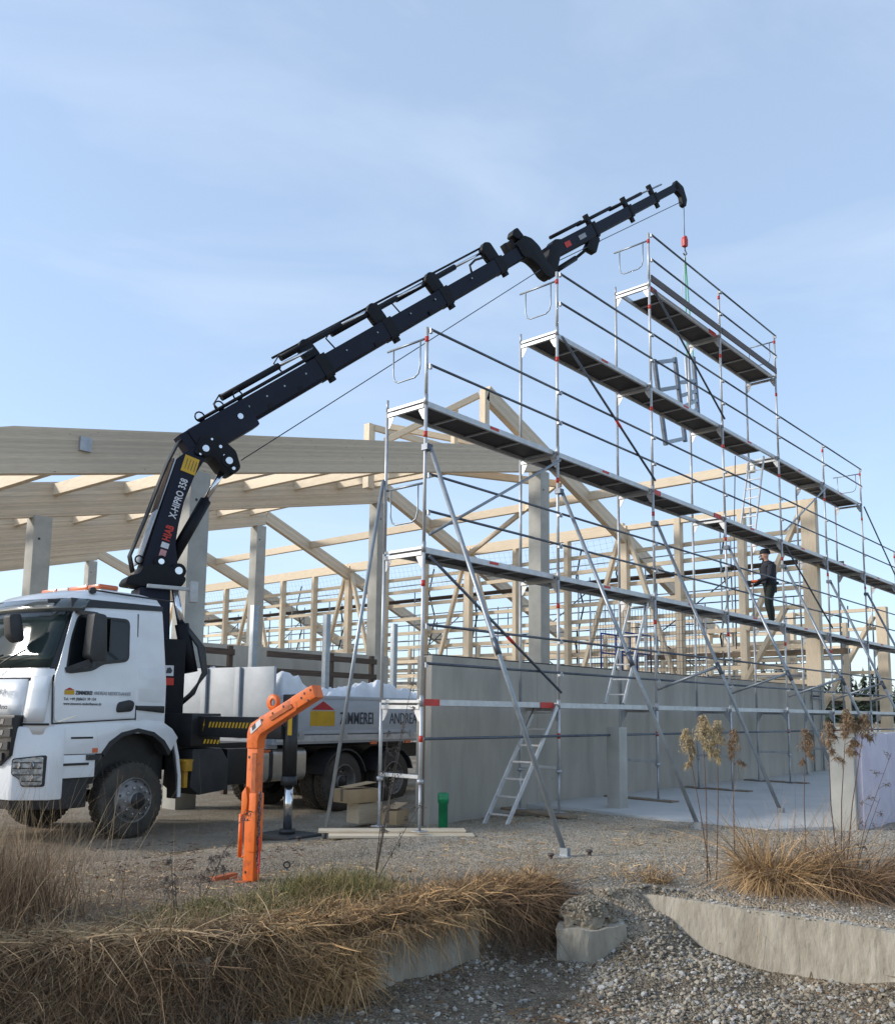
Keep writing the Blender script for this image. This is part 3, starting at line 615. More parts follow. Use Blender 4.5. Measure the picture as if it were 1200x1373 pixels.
# cab body: lofted rounded outlines
LVL = [  # z, rear x, front x, half width, front radius, rear radius
    (1.42, -.47, 1.60, 1.20, .32, .05), (1.56, -.47, 1.62, 1.205, .32, .05), (2.10, -.465, 1.55, 1.205, .33, .05), (2.20, -.46, 1.53, 1.20, .33, .05),
    (3.00, -.40, 1.24, 1.155, .34, .06), (3.12, -.39, 1.19, 1.145, .34, .06), (3.24, -.38, 1.10, 1.12, .34, .08), (3.33, -.36, .95, 1.06, .30, .10), (3.39, -.25, .72, .92, .30, .15)]
def lvl(z):
    for a, b in zip(LVL, LVL[1:]):
        if a[0] <= z <= b[0]:
            t = (z-a[0])/(b[0]-a[0]); return [p+(q-p)*t for p, q in zip(a, b)]
    return list(LVL[0] if z < LVL[0][0] else LVL[-1])
def outline(z, off=0.):
    _, xr, xf, hw, rf, rr = lvl(z); pts = []; bow = .10   # slight bow of the front in plan
    xr -= off; xf += off; hw += off; rf += off; rr += off
    for k in range(5):
        a = math.pi/2*k/4; pts.append((xr+rr-rr*math.cos(a), hw-rr+rr*math.sin(a)))     # rear near corner
    for k in range(9):
        a = math.pi/2*(1-k/8); pts.append((xf-bow-rf+rf*math.cos(a), hw-rf+rf*math.sin(a)))     # front near corner
    for k in range(1, 8):
        y = (hw-rf)*(1-k/4); pts.append((xf-bow+bow*(1-(y/(hw-rf))**2), y))
    m = [(x, -y) for x, y in pts[:14]][::-1]
    return pts+m     # near side rear -> front -> far side rear
def loft(zs, off=0., i0=0, i1=None, close=True):
    mb = MB(); rows = [[(x, y, z) for x, y in (outline(z, off)[i0:i1] if i1 else outline(z, off)[i0:])] for z in zs]; n = len(rows[0])
    mb.add([p for r in rows for p in r], [(j*n+i, j*n+(i+1) % n, (j+1)*n+(i+1) % n, (j+1)*n+i) for j in range(len(zs)-1) for i in range(n if close else n-1)], True)
    if close: mb.f += [tuple(range(n)), tuple((len(zs)-1)*n+i for i in range(n))]; mb.smooth += [False, True]
    return mb
def patch(z0, z1, i0, i1, off, name, m, parent, steps=3):
    """panel that follows the cab skin, with thickness"""
    zs = [z0+(z1-z0)*k/steps for k in range(steps+1)]
    a = loft(zs, off, i0, i1, False); n = i1-i0; b = loft(zs, off-.012, i0, i1, False); k = len(a.v); a.add(b.v, b.f, True)
    R_ = steps
    ring = [i for i in range(n)]+[j*n+n-1 for j in range(1, R_+1)]+[R_*n+i for i in range(n-2, -1, -1)]+[j*n for j in range(R_-1, 0, -1)]
    a.f += [(ring[i], ring[(i+1) % len(ring)], ring[(i+1) % len(ring)]+k, ring[i]+k) for i in range(len(ring))]; a.smooth += [False]*len(ring)
    return a.build(name, m, parent)
def side(poly, off, th_, name, m, parent, bevel=0, sgn=1):
    """flat panel on the cab side following the tumble-home: polygon in (x, z)"""
    mb = MB(); n = len(poly)
    vs = [(x, sgn*(lvl(z)[3]+off), z) for x, z in poly]+[(x, sgn*(lvl(z)[3]+off-th_), z) for x, z in poly]
    mb.add(vs, [tuple(range(n)), tuple(reversed(range(n, 2*n)))]+[(i, (i+1) % n, n+(i+1) % n, n+i) for i in range(n)])
    return mb.build(name, m, parent, bevel=bevel)
def rounded(poly, r, n=4):
    out = []; m = len(poly)
    for i in range(m):
        p, a, b = Vector(poly[i]), Vector(poly[i-1]), Vector(poly[(i+1) % m]); u_ = (a-p).normalized(); v_ = (b-p).normalized(); rr = min(r, (a-p).length/2.1, (b-p).length/2.1)
        for k in range(n+1):
            t = k/n; q = (p+u_*rr)*(1-t)**2+2*p*t*(1-t)+(p+v_*rr)*t*t; out.append(tuple(q))
    return out
cab = loft([z[0] for z in LVL]).build('cab', 'cab_white', tr)
# windscreen and pillars: outline indices 5..13 near front corner, 14..20 front, then far corner
patch(2.10, 3.06, 7, 27, .004, 'windscreen_surround', 'black', cab, 4)
ws = patch(2.27, 3.02, 9, 25, .012, 'windscreen', 'glass_screen', cab, 4)
patch(3.02, 3.20, 7, 27, .13, 'sun_visor', 'visor', cab, 2)
for s in (1, -1):
    beam('visor_bracket', (1.05, s*.98, 3.17), (1.28, s*.90, 3.15), .03, .05, 'black', cab)
mb = MB(); mb.path([(1.60, .25, 2.22), (1.545, .45, 2.36), (1.47, .80, 2.50)], .012, 5); mb.build('wiper', 'black', cab)
mb = MB(); mb.path([(1.60, -.35, 2.22), (1.55, -.1, 2.34), (1.49, .3, 2.44)], .012, 5); mb.build('wiper', 'black', cab)
patch(1.66, 2.12, 13, 21, .016, 'front_flap', 'cab_white', cab, 3)
patch(1.58, 2.16, 8, 13, .022, 'corner_panel', 'cab_white', cab, 3); patch(1.58, 2.16, 21, 26, .022, 'corner_panel', 'cab_white', cab, 3)
# near door
door = side(rounded([(1.27, 1.57), (.07, 1.64), (.08, 3.06), (1.06, 3.05), (1.25, 2.30), (1.30, 2.16)], .07), .012, .02, 'door', 'cab_white', cab, bevel=.006)
side(rounded([(1.16, 2.19), (.75, 2.25), (.62, 2.34), (.20, 2.40), (.20, 2.99), (1.00, 2.99), (1.10, 2.66)], .09), .017, .012, 'window_frame', 'black', door)
side(rounded([(1.125, 2.235), (.74, 2.30), (.61, 2.385), (.235, 2.44), (.235, 2.955), (.985, 2.955), (1.07, 2.66)], .07), .0215, .008, 'window', 'glass_dark', door)
side(rounded([(.38, 1.70), (.12, 1.72), (.09, 1.84), (.16, 1.88), (.36, 1.84)], .05), .03, .03, 'handle', 'black', door, bevel=.008)
side([(1.26, 1.58), (1.0, 1.66), (.95, 1.655), (1.2, 1.575)], .016, .004, 'trim_badge', 'silver', door)
side([(1.10, 3.08), (-.37, 3.16), (-.37, 3.23), (1.10, 3.20)], .012, .02, 'roof_band', 'black', cab)
side(rounded([(.02, 1.86), (-.40, 1.85), (-.40, 2.32), (.03, 2.33)], .04), .004, .01, 'service_flap', 'cab_white', cab, bevel=.003)
side([(.05, 1.74), (-.42, 1.70), (-.42, 1.80), (.05, 1.80)], .02, .03, 'rear_grip', 'black', cab, bevel=.008)
for s in (-1,):
    side(rounded([(1.16, 2.19), (.20, 2.40), (.20, 2.99), (1.00, 2.99)], .09), .01, .012, 'window', 'glass_dark', cab, sgn=-1)
# panel gaps
side([(1.283, 1.56), (1.300, 1.56), (1.335, 2.14), (1.318, 2.14)], .006, .012, 'panel_gap', 'black', cab); side([(.045, 1.60), (.060, 1.60), (.065, 3.08), (.050, 3.08)], .008, .012, 'panel_gap', 'black', cab)
side([(1.30, 1.548), (.05, 1.608), (.05, 1.626), (1.30, 1.566)], .006, .012, 'panel_gap', 'black', cab); patch(1.535, 1.562, 7, 27, .020, 'panel_gap', 'black', cab, 1)
# mirror
mi = MB(); mi.prism(rounded([(.72, 2.36), (.76, 2.98), (.95, 3.0), (.99, 2.42), (.9, 2.36)], .05), lambda x, z, t: (x+(t-1.2)*.1, t, z), 1.30, 1.50)
mi = mi.build('mirror', 'plastic', tr, bevel=.02)
MB().box((.70, 1.33, 2.5), (.715, 1.47, 2.94)).build('mirror_glass', 'glass_dark', mi)
MB().bar((1.0, 1.15, 3.02), (.88, 1.38, 2.99), .10, .05).bar((1.12, 1.17, 2.24), (.9, 1.36, 2.36), .14, .07).build('mirror_arm', 'plastic', mi)
fm = MB(); fm.prism(rounded([(1.42, 2.62), (1.50, 2.98), (1.66, 2.95), (1.62, 2.66), (1.52, 2.58)], .05), lambda x, z, t: (x, t, z), .52, .68); fm.build('front_mirror', 'plastic', tr, bevel=.02)
pipe('grab_rail', (.72, 1.08, 3.345), (-.55, 1.12, 3.32), .012, 'black', cab)
MB().tube((.74, 1.03, 3.34), (.74, 1.09, 3.34), .045, 10).build('air_horn', 'black', cab)
# beacon bar across the roof
bc = thing('beacon', '', '') if False else None
lb = MB(); lb.box((.06, -.80, 3.40), (.34, .66, 3.44)); lb = lb.build('beacon_bar', 'alu', tr, bevel=.01)
for y0, y1, m_ in ((.36, .66, 'lamp_orange'), (-.10, .36, 'lamp_orange'), (-.40, -.11, 'white_plate'), (-.80, -.41, 'lamp_orange')): MB().box((.04, y0, 3.44), (.36, y1-.01, 3.515)).build('beacon_lens', m_, lb, bevel=.03)
MB().box((.15, -.5, 3.36), (.2, -.45, 3.41)).box((.15, .35, 3.34), (.2, .4, 3.41)).build('beacon_foot', 'black', lb)
# writing on cab
YD = 1.205+.0135
Md = lambda x, z: face_matrix((x, YD+.005, z), (-1, 0, 0), (0, 0, 1))
def decal(poly, m, parent, z_off=.006):
    return MB().prism(poly, lambda x, z, t: (x, t, z), YD+.0, YD+z_off).build('decal', m, parent)
decal([(1.155, 1.93), (1.02, 1.93), (1.02, 1.985), (1.155, 1.985)], 'logo_yellow', door); decal([(1.155, 1.99), (1.02, 1.99), (1.0875, 2.02)], 'logo_red', door)
text('lettering', 'ZIMMEREI', .068, 'decal_dark', Md(1.0, 1.934), door, .002, .82); text('lettering', 'ANDREAS NIEDERTHANNER', .068, 'decal_grey', Md(.73, 1.934), door, 0, .66)
text('lettering', 'Tel. +49 (0)8631 39 134', .052, 'decal_dark', Md(1.165, 1.858), door, 0, .92); text('lettering', 'www.zimmerei-niederthanner.de', .052, 'decal_dark', Md(1.165, 1.797), door, 0, .80)
Mf = lambda y, z, x=1.66: face_matrix((x, y, z), (-.0, 1, 0), (-.11, 0, 1))
text('lettering', 'NIEDERTHANNER', .13, 'decal_grey', Mf(-.26, 1.93, 1.618), cab, 0, .88); text('lettering', 'Arocs', .085, 'decal_dark', Mf(.55, 1.735, 1.634), cab, .001, .9)
# bumper, grille, lamps
def front_block(z0, z1, xf0, xf1, hw, name, m, parent, x0=1.1, inset=.25, bevel=.03):
    mb = MB(); pl = [(x0, hw), (xf0-.37, hw), (xf0-.34, hw-.015), (xf0-.05, hw-.33), (xf0+.04, 0), (xf0-.05, -hw+.33), (xf0-.34, -hw+.015), (xf0-.37, -hw), (x0, -hw)]
    n = len(pl); dx = xf1-xf0
    vs = [(x, y, z0) for x, y in pl]+[(x+(dx if x > x0 else 0), y, z1) for x, y in pl]
    mb.add(vs, [tuple(reversed(range(n))), tuple(range(n, 2*n))]+[(i, (i+1) % n, n+(i+1) % n, n+i) for i in range(n)]); return mb.build(name, m, parent, bevel=bevel)
bp_ = front_block(.60, 1.52, 1.66, 1.64, 1.225, 'bumper', 'cab_white', tr)
front_block(.48, .60, 1.60, 1.63, 1.15, 'bumper_lip', 'plastic', bp_, bevel=.01)
# grille: black field of four rows of pierced slats
gr_ = MB(); gr_.prism([(-.80, 1.02), (-.93, 1.66), (.93, 1.66), (.88, 1.16), (.68, 1.02)], lambda y, z, t: (t-.07*(y/.9)**2, y, z), 1.55, 1.712); gr_ = gr_.build('grille', 'black', tr, bevel=.01)
for k, z in enumerate((1.58, 1.44, 1.28, 1.14)):
    yw = (.92, .90, .87, .78)[k]
    gx = lambda y: 1.722-.07*(y/.9)**2
    sl_ = MB()
    for q in range(8): y0_, y1_ = -yw+2*yw*q/8, -yw+2*yw*(q+1)/8; sl_.bar((gx(y0_), y0_, z), (gx(y1_), y1_, z), .03, .10)
    sl_ = sl_.build('grille_slat', 'plastic', gr_)
    hl = MB()
    for q in range(-7, 8): 
        if abs(q*.125) < yw-.06: hl.prism([(-.035, -.03), (.02, -.03), (.035, .03), (-.02, .03)], lambda y, zz, t: (t+gx(q*.125+y)-1.722, q*.125+y, z+zz), 1.734, 1.742)
    hl.build('grille_hole', 'rim', sl_)
for s in (1, -1):
    hp = rounded([(.905, 1.12), (1.195, 1.165), (1.195, .77), (1.0, .77), (.975, .87), (.905, .92)], .03)
    def hx(y): return 1.612-(abs(y)-.895)*.29/.315
    def hf(y, z, t): return (hx(y)+t, s*y, z)
    hz = MB().prism(hp, hf, -.05, .012).build('headlight', 'black', tr)
    hp2 = [(y*.90+.105, z*.90+.097) for y, z in hp]
    lens = MB().prism(hp2, hf, 0, .022).build('headlight_lens', 'lamp_clear', hz)
    for z in (.84, .92, 1.0, 1.07): MB().prism([(.93 if z > .9 else 1.01, z-.006), (1.175, z-.006), (1.175, z+.006), (.93 if z > .9 else 1.01, z+.006)], hf, .02, .03).build('lamp_bar', 'black', lens)
    for yy, zz in ((.97, 1.035), (1.09, 1.035), (1.09, .885)): MB().tube(hf(yy, zz, .018), hf(yy, zz, .03), .042, 12).build('reflector', 'silver', lens)
# steps and wheel arch panel (near side), arch cut out
arc = [(.60*math.cos(a), .50+ .98*math.sin(a)) for a in [R(42+96*k/10) for k in range(11)]]
pan = [(.60, .84), (1.24, .87), (1.27, 1.52), (.20, 1.58), (-.46, 1.60), (-.66, 1.40), (-.60, 1.18)]
arcp = [(.58*math.cos(a), .52+.96*math.sin(a)) for a in [R(140-96*k/12) for k in range(13)]]
def arch(s):
    ys = (1.0, 1.215) if s > 0 else (-1.0, -1.215)
    up_ = [(.62, 1.16), (1.26, 1.20), (1.27, 1.535), (-.44, 1.60), (-.58, 1.50), (-.68, 1.36), (-.58, 1.14)]
    inner = [(-.56, 1.14), (-.44, 1.30), (-.26, 1.42), (0, 1.475), (.26, 1.42), (.44, 1.30), (.54, 1.16)]
    mb = MB(); mb.prism([(.56, 1.16), (1.25, 1.165), (1.265, 1.545), (.25, 1.56), (-.15, 1.60), (-.42, 1.57), (-.58, 1.48), (-.69, 1.35), (-.58, 1.16)]+inner[1:-1], lambda x, z, t: (x, t, z), *ys)
    a = mb.build('wheel_arch', 'cab_white', tr, bevel=.012)
    mb = MB(); ys2 = (ys[1]+.002*s, ys[0])
    mb.prism([(x*1.03, z+.015) for x, z in inner]+[(x*.95, z-.04) for x, z in inner[::-1]], lambda x, z, t: (x, t, z), ys[0], ys[1]+.004*s); mb.build('arch_lip', 'plastic', a)
    MB().box((.64, ys[0], .86), (1.22, ys[1]-.01*s, 1.155)).build('step_panel', 'cab_white', a, bevel=.01)
    MB().box((.70, ys[1]-.02*s, 1.36), (1.02, ys[1]+.004*s, 1.385)).build('step_slot', 'black', a)
    MB().box((.74, ys[1]-.02*s, 1.02), (1.12, ys[1]+.004*s, 1.05)).build('step_slot', 'black', a)
    MB().box((.55, ys[0], 1.08), (.78, ys[1]+.004*s, 1.15)).build('step_light', 'plastic', a)
    MB().box((.62, ys[1]-.012*s, 1.175), (.70, ys[1]+.006*s, 1.235)).build('marker_lamp', 'lamp_orange', a)
    MB().box((.66, ys[0], .46), (1.24, ys[1]-.12*s, .86)).build('under_step', 'plastic', a, bevel=.02)
    mb = MB(); st_ = [(-.66, 1.35), (-.74, 1.08), (-.79, .80), (-.80, .50)]
    mb.prism(st_+[(x+.05, z) for x, z in st_[::-1]], lambda x, z, t: (x, t, z), ys[0], ys[1]-.02*s); g = mb.build('mudguard', 'cab_white', a)
    mb = MB(); mb.prism([(x+.062, z-.02) for x, z in st_]+[(x+.09, z-.02) for x, z in st_[::-1]], lambda x, z, t: (x, t, z), ys[0], ys[1]-.03*s); mb.build('mudflap', 'black', g)
arch(1); arch(-1)
MB().box((-.62, -.98, .75), (1.3, .98, 1.41)).build('engine_tunnel', 'black', tr)
# chassis
for y in (.42, -.42): beam('chassis_rail', (1.3, y, .98), (-8.2, y, .98), .09, .28, 'black', tr)
MB().box((-2.5, -.9, 1.12), (-.5, .9, 1.24)).build('subframe', 'black', tr)
# wheels
def wheel(x, y, s, rear):
    Mw = Matrix.Translation((x, y, .51)) @ (Matrix() if s > 0 else Matrix.Rotation(math.pi, 4, 'Z'))
    ax = lambda a, b, c: (a, c, b)
    wd = .30
    tp = [(.30, -.0), (.40, .005), (.47, -.01), (.502, -.035), (.512, -.06), (.512, -wd+.06), (.50, -wd+.03), (.45, -wd), (.30, -wd)]
    def ty():
        m = MB(); m.lathe(tp, ax, 48); return m
    t = put('tyre', cached(('tyre',), ty), 'rubber', tr, Mw)
    def tb():
        m = MB()
        for i in range(40):
            a = 2*math.pi*i/40
            for c0, c1, da in ((-.05, -.11, 0), (-.125, -.185, .08), (-.20, -.25, 0)):
                p = []
                for rr in (.508, .524):
                    for aa, cc in ((a+da-.05, c0), (a+da+.05, c0), (a+da+.05, c1), (a+da-.05, c1)): p.append((rr*math.cos(aa), cc, rr*math.sin(aa)))
                m.add(p, [(4, 5, 6, 7), (0, 1, 5, 4), (1, 2, 6, 5), (2, 3, 7, 6), (3, 0, 4, 7)])
        return m
    put('tread', cached(('tread',), tb), 'tread', t, Mw)
    if not rear: pr = [(.31, -.005), (.295, .012), (.285, -.02), (.27, -.03), (.25, .03), (.215, .065), (.13, .07), (.12, .10), (.09, .11), (0, .11)]
    else: pr = [(.31, -.0), (.295, .012), (.285, -.03), (.265, -.12), (.21, -.17), (.15, -.17), (.14, -.08), (.11, -.05), (0, -.05)]
    put('rim', cached(('rim', rear), lambda: MB().lathe(pr, ax, 36)), 'rim', t, Mw)
    def bolts():
        m = MB()
        for i in range(10):
            a = 2*math.pi*i/10; rr = .185 if not rear else .18; c = .066 if not rear else -.17
            m.tube((rr*math.cos(a), c, rr*math.sin(a)), (rr*math.cos(a), c+.03, rr*math.sin(a)), .016, 6)
        return m
    put('wheel_nuts', cached(('wheel_nuts', rear), bolts), 'silver', t, Mw)['kind'] = 'stuff'
    put('hub', cached(('hub', rear), lambda: MB().lathe([(.115, .10 if not rear else -.06), (.105, .118 if not rear else -.03), (0, .118 if not rear else -.03)], ax, 20)), 'black', t, Mw)
    def holes():
        m = MB()
        for i in range(10):
            a = 2*math.pi*(i+.5)/10; rr = .245 if not rear else .235; c = .037 if not rear else -.145
            m.tube((rr*math.cos(a), c-.01, rr*math.sin(a)), (rr*math.cos(a), c+.003, rr*math.sin(a)), .019, 8)
        return m
    put('hand_hole', cached(('hand_hole', rear), holes), 'black', t, Mw)['kind'] = 'stuff'
wheel(0, 1.19, 1, False); wheel(0, -1.19, -1, False)
for x in (-4.40, -5.83):
    for s in (1, -1): wheel(x, s*1.2, s, True); wheel(x, s*.86, s, True)
    mb = MB(); pts = [(.60*math.cos(R(a)), .58*math.sin(R(a))) for a in range(15, 166, 15)]
    for s in (1, -1):
        mb = MB(); mb.prism([(x+p, .52+q) for p, q in pts]+[(x+p*.95, .52+q*.95) for p, q in pts[::-1]], lambda a, b, t: (a, t, b), s*.72, s*1.22); mb.build('rear_mudguard', 'plastic', tr)
for x in (0, -4.4, -5.83): pipe('axle', (x, -.9, .51), (x, .9, .51), .09, 'black', tr)
# tank, boxes behind the front wheel
tk = MB(); tk.prism(rounded([(1.16, .60), (1.16, 1.14), (.62, 1.14), (.62, .60)], .13, 6), lambda y, z, t: (t, y, z), -3.45, -2.28); tk = tk.build('fuel_tank', 'tank', tr, bevel=.02)
for x in (-2.62, -3.12): MB().prism(rounded([(1.168, .592), (1.168, 1.148), (.612, 1.148), (.612, .592)], .13, 6), lambda y, z, t: (t, y, z), x-.04, x+.04).build('tank_strap', 'black', tk)
bx_ = MB(); bx_.prism([(-1.0, 1.18), (-1.55, 1.18), (-1.70, .98), (-1.70, .55), (-1.15, .50), (-.98, .62)], lambda x, z, t: (x, t, z), .55, 1.18); bx_.build('battery_box', 'plastic', tr, bevel=.02)
MB().box((-2.24, .55, .60), (-1.74, 1.10, 1.16)).build('air_tank_box', 'black', tr, bevel=.03)
ch_ = MB(); ch_.box((-.96, 1.00, .86), (-.84, 1.24, 1.00)).box((-.93, 1.05, .62), (-.86, 1.18, .88)); ch_.box((-.99, 1.02, .99), (-.82, 1.22, 1.03)); ch_.build('wheel_chock', 'yellow_paint', tr, bevel=.012)
# hazard-striped crane cradle: label, lamps
MB().box((-2.78, 1.08, 1.13), (-2.32, 1.13, 1.36)).build('control_box', 'bed_grey', tr, bevel=.012); MB().box((-2.62, 1.10, 1.07), (-2.46, 1.15, 1.12)).build('marker_lamp', 'lamp_orange', tr)
# flatbed
bed = MB(); bed.box((-8.4, -1.24, 1.20), (-2.55, 1.235, 1.30)); bed = bed.build('bed_floor', 'bed_grey', tr)
for k, (xa, xb) in enumerate(((-2.62, -5.30), (-5.36, -8.38))):
    sd_ = MB(); sd_.box((xa, 1.215, 1.36), (xb, 1.245, 2.02)).box((xa, 1.245, 1.36), (xb, 1.256, 1.42)).box((xa, 1.245, 1.96), (xb, 1.254, 2.02)); sd_.build('side_board', 'bed_grey', tr, bevel=.004)
    MB().box((xa, -1.215, 1.36), (xb, -1.245, 2.02)).build('side_board', 'bed_grey', tr)
MB().box((-2.62, 1.20, 1.24), (-8.38, 1.258, 1.345)).build('edge_rail', 'alu', bed)
for x in (-3.2, -4.3, -5.33, -6.3): MB().box((x-.06, 1.255, 1.28), (x+.06, 1.275, 1.42)).build('board_hinge', 'galv', bed)
for x in (-3.0, -5.15, -6.2): MB().box((x-.09, 1.21, 1.16), (x+.09, 1.25, 1.215)).build('marker_lamp', 'lamp_orange', bed)
for ya, yb in ((1.235, .42), (.41, -.41), (-.42, -1.235)): MB().box((-2.60, ya, 1.32), (-2.55, yb, 2.47)).build('headboard_panel', 'bed_grey', tr, bevel=.006)
for y in (.415, -.415): MB().box((-2.545, y-.06, 1.32), (-2.50, y+.06, 2.47)).build('headboard_post', 'bed_grey', tr, bevel=.006)
for x, y in ((-2.66, .60), (-4.35, .72), (-6.35, .74)):     # stanchions standing in the bed
    sb = MB(); sb.box((x-.055, y-.05, 1.30), (x+.055, y+.05, 3.52)); sb.build('stanchion', 'strut', tr, bevel=.006)
YB = 1.246
LB = lambda x, z: face_matrix((x, YB+.006, z), (-1, 0, 0), (0, 0, 1))
MB().prism([(-3.42, 1.50), (-4.04, 1.50), (-4.04, 1.755), (-3.42, 1.755)], lambda x, z, t: (x, t, z), YB, YB+.006).build('decal', 'logo_yellow', tr)
MB().prism([(-3.44, 1.775), (-4.03, 1.775), (-3.735, 1.925)], lambda x, z, t: (x, t, z), YB, YB+.006).build('decal', 'logo_red', tr)
text('lettering', 'ZIMMEREI', .30, 'decal_dark', LB(-4.18, 1.53), tr, .0035, .70); text('lettering', 'ANDREAS', .30, 'decal_dark', LB(-5.60, 1.53), tr, -.003, .76)
# white sheeting heaped on the bed
xs = np.linspace(-8.2, -2.75, 200); ys = np.linspace(-1.12, 1.17, 90); X_, Y_ = np.meshgrid(xs, ys)
Hh = 2.02+.60*fbm(X_*.7+3, Y_*.9, 5, 2)+.28*np.abs(fbm(X_*2.2+Y_, Y_*2.1-X_*.6, 8, 3))+.20*(.5-np.abs(fbm(X_*2.0+1.5*fbm(X_*1.3, Y_*1.3, 44), Y_*3.4-X_*1.8, 12, 3))*2)+.07*(.5-np.abs(fbm(X_*6+Y_*2, Y_*5+X_*3, 15, 2))*2)-.12
Hh += .30*smooth((X_+4.2)/1.0)*(1-smooth((X_+3.0)/.3))*.6
edge = np.minimum(np.minimum((X_+8.2)/.4, (-2.75-X_)/.35), np.minimum((Y_+1.12)/.25, (1.17-Y_)/.25)); Hh = 1.32+(Hh-1.32+.22)*smooth(edge+.12)
me = bpy.data.meshes.new('white_sheeting'); ii = np.arange(X_.size).reshape(X_.shape)
me.from_pydata(np.stack([X_, Y_, Hh], -1).reshape(-1, 3).tolist(), [], np.stack([ii[:-1, :-1], ii[:-1, 1:], ii[1:, 1:], ii[1:, :-1]], -1).reshape(-1, 4).tolist()); me.polygons.foreach_set('use_smooth', [True]*len(me.polygons))
tag(put('plastic_sheeting', me, 'tarp'), 'crumpled white plastic sheeting heaped on the lorry bed', 'sheeting')
T = Matrix()

# ------------------------------------------------------------------ loader crane (local x along the boom, y across, z up)
base = TT @ Vector((-1.0, 0, 0)); cdir = Vector((.9617, -.2741, 0))
TC = Matrix(((cdir.x, -cdir.y, 0, base.x), (cdir.y, cdir.x, 0, base.y), (0, 0, 1, 0), (0, 0, 0, 1)))
T = TC
cr_ = thing('loader_crane', 'dark navy loader crane behind the lorry cab, boom raised over the scaffold', 'crane', (0, 0, 1))
pf = lambda x, z, t: (x, t, z)
def plate(poly, y0, y1, name, m, parent, bevel=.012): return MB().prism(poly, pf, y0, y1).build(name, m, parent, bevel=bevel)
col_ = plate([(-.34, .9), (.34, .9), (.30, 1.6), (.24, 3.35), (-.24, 3.35), (-.30, 1.6)], -.28, .28, 'column', 'navy', cr_, .03)
plate(rounded([(-.46, 3.38), (-.40, 3.52), (-.24, 3.56), (-.18, 3.72), (.2, 3.74), (.5, 3.55), (.42, 3.40), (.1, 3.34)], .06), -.24, .24, 'column_head', 'navy_rough', cr_, .02)
a1 = plate(rounded([(-.24, 3.52), (.30, 3.50), (.37, 3.72), (.31, 4.1), (.34, 4.4), (.41, 4.8), (.56, 5.25), (.78, 5.68), (.60, 5.82), (.26, 5.50)], .05), -.17, .17, 'main_arm', 'navy', cr_, .02)
plate([(-.262, 3.72), (-.235, 3.72), (.25, 5.48), (.225, 5.50)], -.165, .165, 'sunlit_arm_face', 'bed_grey', a1, .004)  # pale plate paints in the sunlight on the arm's upper face
plate([(-.02, 4.62), (.0, 4.62), (.225, 5.48), (.20, 5.50)], -.168, .168, 'arm_guard', 'old_wood', a1, 0)
for (x, z, r) in ((.08, 3.78, .065), (.36, 3.66, .085), (.70, 5.72, .08), (1.10, 5.58, .085), (1.18, 5.46, .04)):
    MB().tube((x, -.235, z), (x, .235, z), r+.035, 16).build('pin_boss', 'navy_rough', cr_); MB().tube((x, -.25, z), (x, .25, z), r*.7, 14).build('pin', 'silver', cr_)
plate(rounded([(.52, 5.62), (.62, 5.95), (.92, 5.98), (1.22, 5.78), (1.32, 5.50), (1.22, 5.38), (1.02, 5.42), (.84, 5.62), (.70, 5.58)], .06), -.21, .21, 'elbow_link', 'navy_rough', cr_, .015)
# arm cylinder
d0, d1 = Vector((.30, 0, 3.86)), Vector((1.12, 0, 5.55)); mid = d0.lerp(d1, .62)
pipe('cylinder', d0, mid, .095, 'navy_rough', cr_, 14); pipe('piston_rod', mid, d1, .05, 'silver', cr_, 12)
# slewing cylinder and hoses beside the column
pipe('piston_rod', (.30, -.30, 3.35), (.42, -.34, 2.75), .06, 'silver', cr_, 12); pipe('cylinder', (.42, -.34, 2.80), (.58, -.40, 2.05), .11, 'navy_rough', cr_, 14)
for k in range(5):
    mb = MB(); y = -.42+.05*k; mb.path([(.45+.03*k, y, 2.75), (.66+.04*k, y-.04, 2.45), (.74+.03*k, y-.08, 2.05), (.62, y-.06, 1.72), (.45, y, 1.55)], .021, 6); mb.build('hose', 'black', cr_)
mb = MB(); mb.box((.02, -.55, 1.35), (.45, -.30, 2.55)); mb.build('valve_block', 'navy_rough', cr_, bevel=.03)
plate([(.12, 1.98), (.27, 1.98), (.27, 2.14), (.12, 2.14)], -.556, -.548, 'decal', 'decal_white', cr_, 0); plate([(.10, 1.84), (.28, 1.84), (.28, 1.95), (.10, 1.95)], -.556, -.548, 'decal', 'decal_red', cr_, 0)
plate([(.155, 2.02), (.23, 2.02), (.25, 2.06), (.22, 2.11), (.17, 2.10)], -.56, -.55, 'decal', 'decal_dark', cr_, 0)
MB().box((-.15, -.40, 3.33), (.62, -.34, 3.39)).box((.50, -.46, 3.15), (.62, -.32, 3.48)).build('light_bracket', 'white_plate', cr_, bevel=.01)
MB().lathe([(.05, -.01), (.075, 0), (.05, .01), (.05, -.01)], lambda a, b, c: (-.25+a, -.2+c, 3.78+b), 14).build('lifting_eye', 'navy_rough', cr_)
for k in range(3):
    mb = MB(); y = -.10+.07*k; mb.path([(-.30, y, 3.60), (-.36, y, 3.85), (-.16, y, 4.45), (.02, y, 5.05), (.14, y, 5.42), (.30, y, 5.80), (.62, y, 6.12), (1.0, y, 6.38)], .02, 6); mb.build('hose', 'black', cr_)
for (x, z, r) in ((.02, 3.62, .02), (.2, 3.60, .02), (.62, 5.62, .02), (.95, 5.80, .028), (1.02, 5.66, .02), (.80, 5.90, .02)): MB().tube((x, -.222, z), (x, -.205, z), r, 8).build('bolt', 'silver', cr_)
